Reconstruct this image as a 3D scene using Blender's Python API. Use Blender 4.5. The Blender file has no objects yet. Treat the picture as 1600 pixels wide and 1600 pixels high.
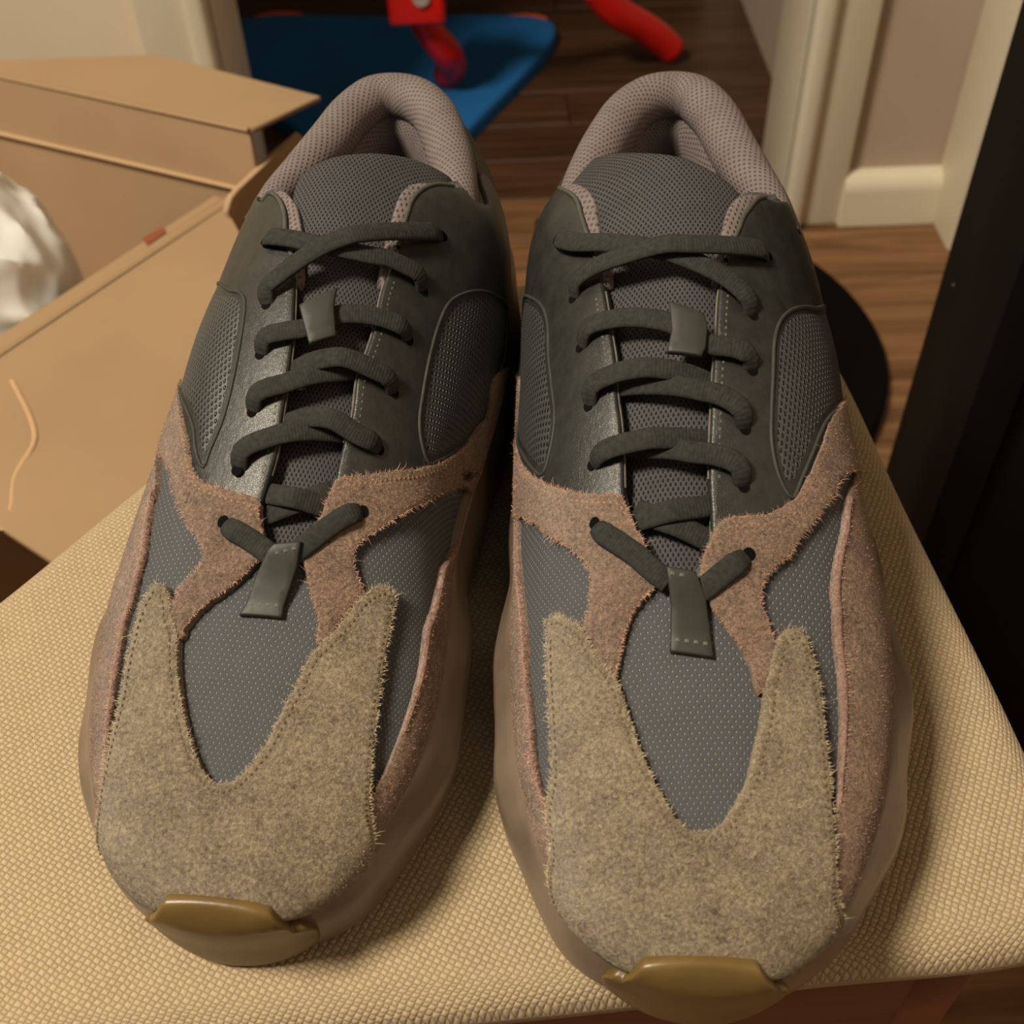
import bpy, bmesh, math, random
import numpy as np
from mathutils import Vector, Matrix
from mathutils.geometry import delaunay_2d_cdt

random.seed(7)
rng = np.random.default_rng(7)
SC = bpy.context.scene
COL = SC.collection
SEAT_Z = 0.47

# ------------------------------------------------------------------ camera
TH, ROLL = math.radians(46.5), math.radians(-2.3)
fwd = Vector((0, math.cos(TH), -math.sin(TH)))
up0 = Vector((0, math.sin(TH), math.cos(TH)))
rt = math.cos(ROLL) * Vector((1, 0, 0)) + math.sin(ROLL) * up0
upv = -math.sin(ROLL) * Vector((1, 0, 0)) + math.cos(ROLL) * up0
cam_d = bpy.data.cameras.new('camera')
cam = bpy.data.objects.new('camera', cam_d); COL.objects.link(cam)
m = Matrix((rt, upv, -fwd)).transposed().to_4x4()
m.translation = Vector((0, 0, SEAT_Z + 0.300))
cam.matrix_world = m
cam_d.sensor_width = 36.0
cam_d.lens = 1800.0 / 1600.0 * 36.0
cam_d.clip_start = 0.01
cam_d.dof.use_dof = True
cam_d.dof.focus_distance = 0.335
cam_d.dof.aperture_fstop = 18.0
SC.camera = cam

# ------------------------------------------------------------------ world, lamps, exposure
W = bpy.data.worlds.new('room_air'); SC.world = W; W.use_nodes = True
W.node_tree.nodes['Background'].inputs[0].default_value = (1.0, 0.86, 0.68, 1)
W.node_tree.nodes['Background'].inputs[1].default_value = 0.118

def area_lamp(name, loc, target, size, power, color):
    d = bpy.data.lights.new(name, 'AREA'); d.shape = 'DISK'; d.size = size
    d.energy = power; d.color = color
    o = bpy.data.objects.new(name, d); COL.objects.link(o)
    o.location = loc
    o.rotation_euler = (Vector(target) - Vector(loc)).to_track_quat('-Z', 'Y').to_euler()
    return o
area_lamp('ceiling_lamp', (-0.95, 0.02, 2.15), (0, 0.3, 0.45), 0.46, 57.0, (1.0, 0.87, 0.69))

SC.view_settings.view_transform = 'Standard'
SC.view_settings.look = 'None'
SC.view_settings.gamma = 1.0
SC.view_settings.use_curve_mapping = False
SC.view_settings.exposure = -0.12

# ------------------------------------------------------------------ helpers
def lin(r, g, b):
    f = lambda c: (c / 255 / 12.92) if c <= 10 else ((c / 255 + 0.055) / 1.055) ** 2.4
    return (f(r), f(g), f(b), 1.0)

def tag(o, label, cat, group=None, kind=None):
    if label: o['label'] = label
    if cat: o['category'] = cat
    if group: o['group'] = group
    if kind: o['kind'] = kind
    return o

def empty(name, loc=(0, 0, 0), rz=0.0, scale=1.0):
    o = bpy.data.objects.new(name, None); COL.objects.link(o)
    o.location = loc; o.rotation_euler = (0, 0, rz); o.scale = (scale,) * 3
    o.empty_display_size = 0.02
    return o

def mesh_obj(name, verts, faces, mat, parent=None, smooth=True, uvs=None, flip=False):
    me = bpy.data.meshes.new(name)
    if flip: faces = [tuple(reversed(f)) for f in faces]
    me.from_pydata([tuple(map(float, v)) for v in verts], [], [tuple(map(int, f)) for f in faces])
    if uvs is not None:
        ul = me.uv_layers.new(name='UVMap')
        li = np.zeros(len(me.loops), dtype=np.int32); me.loops.foreach_get('vertex_index', li)
        ul.data.foreach_set('uv', np.asarray(uvs, dtype=np.float32)[li].ravel())
    if smooth:
        me.polygons.foreach_set('use_smooth', [True] * len(me.polygons))
    me.validate(); me.update()
    if mat: me.materials.append(mat)
    o = bpy.data.objects.new(name, me); COL.objects.link(o)
    if parent: o.parent = parent
    return o

def box_bm(bm, x0, x1, y0, y1, z0, z1):
    vs = [bm.verts.new(p) for p in [(x0,y0,z0),(x1,y0,z0),(x1,y1,z0),(x0,y1,z0),(x0,y0,z1),(x1,y0,z1),(x1,y1,z1),(x0,y1,z1)]]
    for f in [(0,3,2,1),(4,5,6,7),(0,1,5,4),(1,2,6,5),(2,3,7,6),(3,0,4,7)]:
        bm.faces.new([vs[i] for i in f])

def bm_obj(name, bm, mat, parent=None, bevel=0.0, seg=2, smooth=True):
    if bevel > 0:
        bmesh.ops.bevel(bm, geom=list(bm.edges), offset=bevel, segments=seg, affect='EDGES', profile=0.5, clamp_overlap=True)
    bmesh.ops.recalc_face_normals(bm, faces=list(bm.faces))
    me = bpy.data.meshes.new(name); bm.to_mesh(me); bm.free()
    if smooth: me.polygons.foreach_set('use_smooth', [True] * len(me.polygons))
    me.update(); me.materials.append(mat)
    if smooth and hasattr(me, 'set_sharp_from_angle'): me.set_sharp_from_angle(angle=math.radians(40))
    o = bpy.data.objects.new(name, me); COL.objects.link(o)
    if parent: o.parent = parent
    return o

def box(name, x0, x1, y0, y1, z0, z1, mat, parent=None, bevel=0.0, seg=2):
    bm = bmesh.new(); box_bm(bm, x0, x1, y0, y1, z0, z1)
    return bm_obj(name, bm, mat, parent, bevel, seg)

def structure(o): o['kind'] = 'structure'; return o

def catmull(pts, closed, step):
    P = np.asarray(pts, float); n = len(P)
    if closed: Q = np.vstack([P[-1], P, P[0], P[1]]); segs = n
    else: Q = np.vstack([2 * P[0] - P[1], P, 2 * P[-1] - P[-2]]); segs = n - 1
    out = []
    for i in range(segs):
        p0, p1, p2, p3 = Q[i], Q[i+1], Q[i+2], Q[i+3]
        d01, d12, d23 = [max(np.linalg.norm(a - b), 1e-6) ** 0.5 for a, b in ((p1, p0), (p2, p1), (p3, p2))]
        m1 = (p2 - p1) + d12 * ((p1 - p0) / d01 - (p2 - p0) / (d01 + d12))
        m2 = (p2 - p1) + d12 * ((p3 - p2) / d23 - (p3 - p1) / (d12 + d23))
        for t in np.linspace(0, 1, 16, endpoint=False):
            t2, t3 = t * t, t * t * t
            out.append((2*t3-3*t2+1)*p1 + (t3-2*t2+t)*m1 + (-2*t3+3*t2)*p2 + (t3-t2)*m2)
    if not closed: out.append(P[-1])
    out = np.array(out)
    R = np.vstack([out, out[:1]]) if closed else out
    L = np.concatenate([[0], np.cumsum(np.linalg.norm(np.diff(R, axis=0), axis=1))])
    k = max(int(L[-1] / step), 8)
    tt = np.linspace(0, L[-1], k + 1)
    res = np.stack([np.interp(tt, L, R[:, j]) for j in range(R.shape[1])], -1)
    return res[:-1] if closed else res

def in_poly(pts, poly):
    x, y = pts[:, 0][:, None], pts[:, 1][:, None]
    x0, y0 = poly[:, 0][None], poly[:, 1][None]
    q = np.roll(poly, -1, 0); x1, y1 = q[:, 0][None], q[:, 1][None]
    c = ((y0 > y) != (y1 > y)) & (x < (x1 - x0) * (y - y0) / np.where(np.abs(y1 - y0) < 1e-12, 1e-12, y1 - y0) + x0)
    return (c.sum(1) % 2) == 1

def dist_poly(pts, poly):
    out = np.full(len(pts), 1e9)
    a = poly; b = np.roll(poly, -1, 0); ab = b - a; l2 = np.maximum((ab ** 2).sum(1), 1e-12)
    for i in range(0, len(pts), 2000):
        p = pts[i:i+2000]
        t = np.clip(((p[:, None] - a[None]) * ab[None]).sum(-1) / l2[None], 0, 1)
        d = np.linalg.norm(p[:, None] - (a[None] + t[..., None] * ab[None]), axis=-1)
        out[i:i+2000] = d.min(1)
    return out

def fill(polys, grid, rings=()):
    """triangulate outer polygon polys[0] minus the holes polys[1:]; returns points, triangles, distance to rim, rim loops"""
    pts = []; edges = []; loops = []
    for P in polys:
        o = len(pts); n = len(P); pts += list(P)
        edges += [(o + i, o + (i + 1) % n) for i in range(n)]
        loops.append(list(range(o, o + n)))
    allp = [np.asarray(P) for P in polys]
    lo = allp[0].min(0); hi = allp[0].max(0)
    gx, gy = np.meshgrid(np.arange(lo[0], hi[0], grid), np.arange(lo[1], hi[1], grid * 0.87))
    gx = gx + (np.arange(gx.shape[0])[:, None] % 2) * grid * 0.5
    cand = [(np.stack([gx.ravel(), gy.ravel()], -1), (max(rings) + grid * 0.35) if rings else grid * 0.45)]
    for r in rings:
        for P in allp:
            t = np.roll(P, -1, 0) - np.roll(P, 1, 0)
            t /= np.maximum(np.linalg.norm(t, axis=1, keepdims=True), 1e-9)
            nn = np.stack([-t[:, 1], t[:, 0]], -1)
            for sg in (1, -1): cand.append((P + sg * nn * r, r * 0.93))
    kept = []
    for c, dmin in cand:
        ok = in_poly(c, allp[0])
        for h in allp[1:]: ok &= ~in_poly(c, h)
        c = c[ok]
        if len(c) == 0: continue
        d = np.min([dist_poly(c, P) for P in allp], 0)
        c = c[d > dmin]
        kept.append(c)
    inner = np.vstack(kept) if kept else np.zeros((0, 2))
    allv = [Vector((float(p[0]), float(p[1]))) for p in pts] + [Vector((float(p[0]), float(p[1]))) for p in inner]
    V, Eo, Fo, ov, oe, of = delaunay_2d_cdt(allv, edges, [], 0, 1e-5)
    V = np.array([(v.x, v.y) for v in V]); F = np.array([f for f in Fo if len(f) == 3])
    cen = V[F].mean(1)
    ok = in_poly(cen, allp[0])
    for h in allp[1:]: ok &= ~in_poly(cen, h)
    F = F[ok]
    # consistent winding (counter-clockwise)
    a = V[F[:, 1]] - V[F[:, 0]]; b = V[F[:, 2]] - V[F[:, 0]]
    cr = a[:, 0] * b[:, 1] - a[:, 1] * b[:, 0]
    F[cr < 0] = F[cr < 0][:, ::-1]
    used = np.unique(F); remap = -np.ones(len(V), int); remap[used] = np.arange(len(used))
    V = V[used]; F = remap[F]
    D = np.min([dist_poly(V, P) for P in allp], 0)
    # rim edges: those used once
    cnt = {}
    for f in F:
        for i in range(3):
            e = (f[i], f[(i + 1) % 3]); cnt[e] = cnt.get(e, 0) + 1
    rim = [e for e in cnt if (e[1], e[0]) not in cnt]
    return V, F, D, rim
# ------------------------------------------------------------------ materials
class NT:
    def __init__(s, name):
        s.m = bpy.data.materials.new(name); s.m.use_nodes = True
        s.t = s.m.node_tree; s.b = s.t.nodes['Principled BSDF']
    def n(s, kind, **kw):
        x = s.t.nodes.new(kind)
        for k, v in kw.items(): setattr(x, k, v)
        return x
    def l(s, a, b): s.t.links.new(a, b)
    def val(s, sock, v):
        if hasattr(v, 'is_output') or isinstance(v, bpy.types.NodeSocket): s.l(v, sock)
        else: sock.default_value = v
    def math(s, op, a, b=None, clamp=False):
        x = s.n('ShaderNodeMath', operation=op, use_clamp=clamp); s.val(x.inputs[0], a)
        if b is not None: s.val(x.inputs[1], b)
        return x.outputs[0]
    def uv(s, scale=(1, 1, 1), rot=0.0, obj=False):
        c = s.n('ShaderNodeTexCoord'); mp = s.n('ShaderNodeMapping')
        s.l(c.outputs['Object' if obj else 'UV'], mp.inputs[0])
        mp.inputs['Scale'].default_value = scale; mp.inputs['Rotation'].default_value = (0, 0, rot)
        return mp.outputs[0]
    def noise(s, vec, scale, detail=3.0, rough=0.55, dist=0.0):
        x = s.n('ShaderNodeTexNoise'); s.l(vec, x.inputs['Vector'])
        x.inputs['Scale'].default_value = scale; x.inputs['Detail'].default_value = detail
        x.inputs['Roughness'].default_value = rough; x.inputs['Distortion'].default_value = dist
        return x.outputs['Fac']
    def dots(s, vec, scale):
        x = s.n('ShaderNodeTexVoronoi', voronoi_dimensions='2D', feature='F1')
        s.l(vec, x.inputs['Vector']); x.inputs['Scale'].default_value = scale
        x.inputs['Randomness'].default_value = 0.0
        return x.outputs['Distance']
    def ramp(s, fac, stops):
        x = s.n('ShaderNodeValToRGB'); s.l(fac, x.inputs[0])
        e = x.color_ramp.elements
        while len(e) < len(stops): e.new(0.5)
        for el, (p, c) in zip(e, stops): el.position = p; el.color = c
        return x.outputs[0]
    def mix(s, f, a, b, mode='MIX'):
        x = s.n('ShaderNodeMix', data_type='RGBA', blend_type=mode)
        s.val(x.inputs[0], f); s.val(x.inputs[6], a); s.val(x.inputs[7], b)
        return x.outputs[2]
    def step(s, v, a, b):
        x = s.n('ShaderNodeMapRange', interpolation_type='SMOOTHSTEP'); s.l(v, x.inputs[0])
        x.inputs[1].default_value = a; x.inputs[2].default_value = b
        x.inputs[3].default_value = 0.0; x.inputs[4].default_value = 1.0
        return x.outputs[0]
    def bump(s, h, strength, dist, prev=None):
        x = s.n('ShaderNodeBump'); s.l(h, x.inputs['Height'])
        x.inputs['Strength'].default_value = strength; x.inputs['Distance'].default_value = dist
        if prev is not None: s.l(prev, x.inputs['Normal'])
        return x.outputs[0]
    def out(s, color=None, rough=None, normal=None, spec=None, sheen=None, sss=None):
        if color is not None: s.val(s.b.inputs['Base Color'], color)
        if rough is not None: s.val(s.b.inputs['Roughness'], rough)
        if normal is not None: s.l(normal, s.b.inputs['Normal'])
        if spec is not None: s.val(s.b.inputs['Specular IOR Level'], spec)
        if sheen is not None: s.b.inputs['Sheen Weight'].default_value = sheen; s.b.inputs['Sheen Roughness'].default_value = 0.5
        if sss is not None:
            s.b.inputs['Subsurface Weight'].default_value = sss[0]
            s.b.inputs['Subsurface Radius'].default_value = sss[1]; s.b.inputs['Subsurface Scale'].default_value = sss[2]
        return s.m

def plain(name, col, rough=0.6, spec=0.4, var=0.12, scale=30.0, bump=0.0):
    t = NT(name); v = t.uv(obj=True)
    n = t.noise(v, scale, 4)
    dark = tuple(c * (1 - var) for c in col[:3]) + (1,); lite = tuple(min(1, c * (1 + var)) for c in col[:3]) + (1,)
    c = t.ramp(n, [(0.3, dark), (0.7, lite)])
    nm = t.bump(n, bump, 0.002) if bump else None
    return t.out(c, rough, nm, spec)

def suede(name, dark, mid, lite, grain=9.5):
    # UV is in centimetres
    t = NT(name); v = t.uv((100, 100, 100), 0, True)
    a = t.noise(v, grain, 6, 0.72, 0.6)
    b = t.noise(v, 0.9, 4, 0.6, 0.3)
    d = t.noise(v, 34.0, 3, 0.7, 0.4)
    mix = t.math('ADD', t.math('MULTIPLY', a, 0.78), t.math('MULTIPLY', b, 0.22))
    c = t.ramp(mix, [(0.36, dark), (0.5, mid), (0.64, lite)])
    h = t.math('ADD', a, t.math('MULTIPLY', d, 0.6))
    nm = t.bump(h, 0.95, 0.0014)
    return t.out(c, 0.95, nm, 0.12, 0.25)

def dot_mesh(name, base, dot, holes, scale=5.3, rot=0.0, aspect=0.72, bump=0.7, dist=0.0006, r0=0.16, r1=0.30, spec=0.35, rough=0.7, fine=True):
    t = NT(name); v = t.uv((scale * aspect, scale, 1), rot)
    mp = t.n('ShaderNodeMapping'); t.l(v, mp.inputs[0]); mp.inputs['Rotation'].default_value = (0, 0, math.radians(45))
    d = t.dots(mp.outputs[0], 1.0)
    k = t.math('SUBTRACT', 1.0, t.step(d, r0, r1))
    big = t.noise(t.uv(), 1.1, 3)
    lo = tuple(x * 0.78 for x in base[:3]) + (1,)
    bc = t.ramp(big, [(0.3, lo), (0.7, base)])
    fw = t.noise(t.uv((1, 1, 1)), 42.0, 2)
    bc2 = t.mix(t.math('MULTIPLY', fw, 0.35), bc, dot)
    if holes:
        c = t.mix(k, bc2, dot)
        h = t.math('ADD', t.math('MULTIPLY', k, -1.0), t.math('MULTIPLY', fw, 0.12))
    else:
        c = t.mix(k, bc2, dot)
        h = t.math('ADD', k, t.math('MULTIPLY', fw, 0.5))
    return t.out(c, rough, t.bump(h, bump, dist), spec)

def leather(name, lo, hi):
    t = NT(name); v = t.uv()
    x = t.n('ShaderNodeTexVoronoi', feature='DISTANCE_TO_EDGE'); t.l(v, x.inputs['Vector']); x.inputs['Scale'].default_value = 17.0
    a = t.step(x.outputs['Distance'], 0.0, 0.09)
    b = t.noise(v, 1.6, 5, 0.6)
    h = t.math('ADD', t.math('MULTIPLY', a, 0.14), t.math('MULTIPLY', t.noise(v, 5.0, 4), 0.9))
    return t.out(t.ramp(b, [(0.3, lo), (0.7, hi)]), t.math('ADD', 0.33, t.math('MULTIPLY', b, 0.12)), t.bump(h, 0.28, 0.0006), 0.45)

def weave(name, lo, hi):
    t = NT(name)
    v = t.uv((1, 1, 1), math.radians(28))
    sx = t.n('ShaderNodeSeparateXYZ')
    w = t.n('ShaderNodeTexNoise'); t.l(v, w.inputs['Vector']); w.inputs['Scale'].default_value = 1.6; w.inputs['Detail'].default_value = 3
    wm = t.n('ShaderNodeVectorMath', operation='MULTIPLY_ADD')
    t.l(w.outputs['Color'], wm.inputs[0]); wm.inputs[1].default_value = (0.14, 0.14, 0); t.l(v, wm.inputs[2])
    t.l(wm.outputs[0], sx.inputs[0])
    px, py = 0.37, 0.30     # cm per pair of threads
    a = t.math('SINE', t.math('MULTIPLY', sx.outputs[0], 2 * math.pi / px))
    b = t.math('SINE', t.math('MULTIPLY', sx.outputs[1], 2 * math.pi / py))
    p = t.math('MULTIPLY', a, b)
    h = t.math('ADD', t.math('POWER', t.math('ABSOLUTE', p), 0.6), t.math('MULTIPLY', t.step(p, -0.1, 0.1), 0.45))
    f = t.noise(v, 26.0, 3, 0.7)
    hh = t.math('ADD', h, t.math('MULTIPLY', f, 0.5))
    k = t.math('ADD', t.math('MULTIPLY', h, 0.5), t.math('MULTIPLY', t.noise(v, 1.2, 4), 0.35))
    c = t.ramp(k, [(0.12, lo), (0.75, hi)])
    return t.out(c, 0.9, t.bump(hh, 0.6, 0.0008), 0.15, 0.15)

def wood(name, cs, along=(2.2, 34, 34), rough=0.42):
    t = NT(name); v = t.uv(along, 0, obj=True)
    oi = t.n('ShaderNodeObjectInfo')
    ad = t.n('ShaderNodeVectorMath', operation='ADD'); t.l(v, ad.inputs[0])
    mu = t.math('MULTIPLY', oi.outputs['Random'], 37.0); cx = t.n('ShaderNodeCombineXYZ'); t.l(mu, cx.inputs[0]); t.l(mu, cx.inputs[1]); t.l(cx.outputs[0], ad.inputs[1])
    a = t.noise(ad.outputs[0], 1.0, 6, 0.62, 1.4)
    c = t.ramp(a, [(0.28, cs[0]), (0.52, cs[1]), (0.74, cs[2])])
    k = t.math('ADD', 0.8, t.math('MULTIPLY', oi.outputs['Random'], 0.4))
    hs = t.n('ShaderNodeHueSaturation'); t.l(c, hs.inputs['Color']); t.l(k, hs.inputs['Value'])
    return t.out(hs.outputs[0], rough, t.bump(a, 0.15, 0.001), 0.4)

M = {}
M['toe_suede'] = suede('taupe_suede', lin(92, 79, 61), lin(154, 137, 111), lin(202, 184, 152))
M['mauve_suede'] = suede('mauve_suede', lin(84, 65, 52), lin(143, 116, 96), lin(192, 160, 133))
M['pink_edge'] = suede('pink_edge_suede', lin(128, 96, 84), lin(178, 138, 122), lin(214, 176, 156))
M['nap_toe'] = plain('taupe_nap', lin(180, 164, 136), 0.9, 0.1, 0.25, 400)
M['nap_mauve'] = plain('mauve_nap', lin(184, 148, 126), 0.9, 0.1, 0.3, 400)
M['vamp_mesh'] = dot_mesh('navy_vamp_mesh', lin(57, 62, 72), lin(134, 132, 125), False, 6.6, 0.05, 0.82, 0.8, 0.0005, 0.10, 0.26)
M['tongue_mesh'] = dot_mesh('charcoal_tongue_mesh', lin(76, 74, 76), lin(26, 25, 27), True, 9.0, 0.0, 0.66, 0.9, 0.0006, 0.14, 0.34)
M['collar_mesh'] = dot_mesh('grey_collar_mesh', lin(128, 117, 115), lin(84, 75, 75), True, 6.6, 0.3, 0.7, 0.7, 0.0006, 0.12, 0.34)
M['quarter_mesh'] = dot_mesh('charcoal_quarter_mesh', lin(70, 72, 72), lin(24, 26, 26), True, 7.6, 0.5, 0.62, 1.0, 0.0008, 0.14, 0.36, 0.6, 0.45)
M['heel_mesh'] = dot_mesh('olive_grey_heel_mesh', lin(98, 92, 74), lin(52, 48, 40), True, 4.0, 0.2, 0.7)
M['leather'] = leather('black_leather', lin(35, 36, 34), lin(48, 49, 46))
M['binding'] = plain('charcoal_binding', lin(72, 72, 66), 0.6, 0.4, 0.2, 300)
M['lace'] = plain('black_lace', lin(47, 48, 45), 0.85, 0.2, 0.3, 700, 0.0)
M['tab'] = plain('charcoal_tab', lin(48, 48, 43), 0.5, 0.35, 0.1, 300)
M['piping'] = plain('charcoal_piping', lin(56, 56, 53), 0.6, 0.3, 0.2, 300)
M['thread_toe'] = plain('taupe_thread', lin(110, 95, 71), 0.8, 0.2)
M['thread_mauve'] = plain('tan_thread', lin(150, 116, 92), 0.8, 0.2)
M['thread_grey'] = plain('grey_thread', lin(96, 96, 86), 0.7, 0.3)
M['hole'] = plain('dark_hole', lin(10, 10, 9), 0.9, 0.1, 0.1)
M['cut_edge'] = plain('pale_cut_edge', lin(104, 101, 90), 0.8, 0.2, 0.3, 300)
t = NT('grey_brown_midsole'); v = t.uv(obj=True)
a = t.noise(v, 40, 4)
M['midsole'] = t.out(t.ramp(a, [(0.3, lin(104, 90, 77)), (0.7, lin(130, 114, 99))]), 0.32, t.bump(t.noise(v, 130, 4), 0.12, 0.002), 0.5, None, (0.25, (0.004, 0.003, 0.002), 1.0))
M['outsole'] = plain('dark_outsole', lin(70, 58, 46), 0.5, 0.4)
t = NT('gum_rubber'); v = t.uv(obj=True)
a = t.noise(v, 60, 3)
M['gum'] = t.out(t.ramp(a, [(0.3, lin(98, 78, 40)), (0.7, lin(116, 94, 52))]), 0.36, t.bump(t.noise(v, 220, 3), 0.06, 0.002), 0.5, None, (0.3, (0.005, 0.003, 0.001), 1.0))
M['insole'] = plain('dark_insole', lin(38, 34, 33), 0.9, 0.1)
M['seat'] = weave('cream_weave', lin(140, 121, 93), lin(190, 170, 136))
M['seat_wood'] = wood('red_brown_wood', [lin(60, 24, 12), lin(98, 44, 26), lin(122, 60, 38)], (3, 40, 40))
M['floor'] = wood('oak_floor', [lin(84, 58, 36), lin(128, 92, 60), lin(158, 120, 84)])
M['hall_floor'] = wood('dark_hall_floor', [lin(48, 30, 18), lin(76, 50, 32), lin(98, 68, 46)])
M['subfloor'] = plain('dark_subfloor', lin(40, 26, 16), 0.8)
M['wall'] = plain('beige_wall', lin(224, 210, 184), 0.8, 0.2, 0.05, 4)
M['wall_taupe'] = plain('taupe_wall', lin(184, 166, 148), 0.8, 0.2, 0.07, 5)
M['trim'] = plain('cream_trim', lin(232, 224, 200), 0.45, 0.4, 0.03, 6)
M['hall'] = plain('grey_hall_wall', lin(178, 164, 146), 0.8, 0.2, 0.05, 4)
M['card'] = plain('brown_cardboard', lin(156, 130, 99), 0.8, 0.2, 0.06, 9)
M['card_in'] = plain('inside_cardboard', lin(182, 153, 121), 0.85, 0.15, 0.06, 9)
M['tape'] = plain('pale_paper_tape', lin(186, 152, 112), 0.7, 0.3, 0.05, 30)
M['red_print'] = plain('red_print', lin(138, 80, 54), 0.8, 0.2)
M['bag'] = plain('white_plastic', lin(240, 240, 236), 0.35, 0.5, 0.03, 10)
M['bag'].node_tree.nodes['Principled BSDF'].inputs['Subsurface Weight'].default_value = 0.15
M['bag'].node_tree.nodes['Principled BSDF'].inputs['Subsurface Scale'].default_value = 0.01
M['blue'] = plain('blue_foam', lin(30, 104, 170), 0.75, 0.25, 0.08, 12)
M['orange'] = plain('orange_plastic', lin(226, 96, 40), 0.5, 0.4)
M['red'] = plain('red_plastic', lin(226, 30, 24), 0.35, 0.5, 0.05)
M['dark_screw'] = plain('dark_screw', lin(70, 66, 58), 0.5, 0.3)
M['metal'] = plain('grey_screw', lin(170, 166, 160), 0.35, 0.6)
M['black'] = plain('black_lacquer', lin(13, 12, 10), 0.7, 0.12, 0.2, 20)
M['black2'] = plain('black_band', lin(5, 5, 5), 0.8, 0.08, 0.2, 20)
# ------------------------------------------------------------------ the room
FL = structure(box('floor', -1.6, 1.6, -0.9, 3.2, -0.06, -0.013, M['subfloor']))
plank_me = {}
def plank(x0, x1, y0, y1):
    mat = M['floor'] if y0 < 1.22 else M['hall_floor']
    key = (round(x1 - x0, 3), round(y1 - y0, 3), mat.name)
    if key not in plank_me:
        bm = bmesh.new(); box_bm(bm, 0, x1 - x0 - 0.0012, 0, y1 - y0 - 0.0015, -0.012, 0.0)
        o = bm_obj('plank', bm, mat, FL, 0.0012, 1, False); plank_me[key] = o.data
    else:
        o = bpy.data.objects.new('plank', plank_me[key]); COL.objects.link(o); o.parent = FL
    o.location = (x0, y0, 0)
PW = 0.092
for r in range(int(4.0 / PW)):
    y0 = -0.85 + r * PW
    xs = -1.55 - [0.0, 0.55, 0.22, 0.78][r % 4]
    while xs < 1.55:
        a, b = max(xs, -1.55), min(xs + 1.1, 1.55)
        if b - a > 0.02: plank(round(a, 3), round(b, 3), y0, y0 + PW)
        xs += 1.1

WY, WT = 1.185, 0.125      # front of the far wall and its thickness
JL, JR = -0.285, 0.330     # the doorway
def wall_seg(bm, *a): box_bm(bm, *a)
bm = bmesh.new(); box_bm(bm, -1.6, JL - 0.012, WY + 0.012, WY + WT - 0.012, 0, 2.4)
structure(bm_obj('wall_back', bm, M['wall']))
bm = bmesh.new(); box_bm(bm, JR + 0.012, 0.525, WY + 0.012, WY + WT - 0.012, 0, 2.4)
structure(bm_obj('wall_back_right', bm, M['wall_taupe']))
bm = bmesh.new(); box_bm(bm, JL - 0.012, JR + 0.012, WY + 0.012, WY + WT - 0.012, 2.06, 2.4)
structure(bm_obj('wall_over_door', bm, M['wall']))
bm = bmesh.new(); box_bm(bm, 0.525, 0.60, -0.9, WY + WT - 0.012, 0, 2.4)
structure(bm_obj('wall_right', bm, M['wall_taupe']))
structure(box('ceiling', -1.6, 1.6, WY, 3.2, 2.4, 2.44, M['wall']))  # unseen, put over the hallway alone to shut out ambient light
# the hallway behind; its unseen left and end walls are added to keep it dark
structure(box('wall_hall_right', 0.392, 0.45, WY + WT, 1.84, 0, 2.4, M['hall']))
structure(box('wall_hall_left', -0.75, -0.70, WY + WT, 3.2, 0, 2.4, M['hall']))
structure(box('wall_hall_end', -0.75, 1.2, 3.0, 3.05, 0, 2.4, M['hall']))
structure(box('trim_3', 0.340, 0.40, 1.84, 1.90, 0, 2.1, M['trim'], None, 0.004))
def casing(name, x0, x1, bead_left):
    root = structure(empty(name, ((x0 + x1) / 2, WY, 0)))
    def loc(o): o.location = (-(x0 + x1) / 2, -WY, 0); return o
    w = x1 - x0
    loc(box('casing_board', x0, x1, WY - 0.004, WY + 0.014, 0, 2.12, M['trim'], root, 0.003))
    b0, b1 = (x0, x0 + w * 0.32) if bead_left else (x1 - w * 0.32, x1)
    loc(box('casing_bead', b0, b1, WY - 0.018, WY + 0.01, 0, 2.12, M['trim'], root, 0.008, 4))
    jx0, jx1 = (JR, JR + 0.02) if bead_left else (JL - 0.02, JL)
    loc(box('jamb', jx0, jx1, WY + 0.002, WY + WT, 0, 2.06, M['trim'], root, 0.002))
casing('trim_1', JL - 0.078, JL - 0.002, False)
casing('trim_2', JR + 0.002, 0.402, True)
def skirting(name, x0, x1, y, d, h):
    pr = [(y + 0.02, 0), (y - d, 0), (y - d, h * 0.70)] + [(y - d + d * 1.2 * (1 - math.cos(a)), h * 0.70 + h * 0.30 * math.sin(a)) for a in np.linspace(0.1, math.pi / 2, 7)] + [(y + 0.02, h)]
    n = len(pr); V = [(x0, a, b) for a, b in pr] + [(x1, a, b) for a, b in pr]
    F = [(i, (i + 1) % n, n + (i + 1) % n, n + i) for i in range(n)] + [tuple(range(n))[::-1], tuple(range(n, 2 * n))]
    o = mesh_obj(name, V, F, M['trim'], None, False, None, True); return structure(o)
skirting('baseboard_back_right', 0.400, 0.513, WY + 0.004, 0.014, 0.064)
structure(box('trim_4', 0.512, 0.527, 1.115, WY + 0.012, 0, 2.1, M['trim'], None, 0.003))
structure(box('baseboard_back', -1.6, JL - 0.08, WY - 0.006, WY + 0.014, 0, 0.075, M['trim'], None, 0.006, 3))

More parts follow.
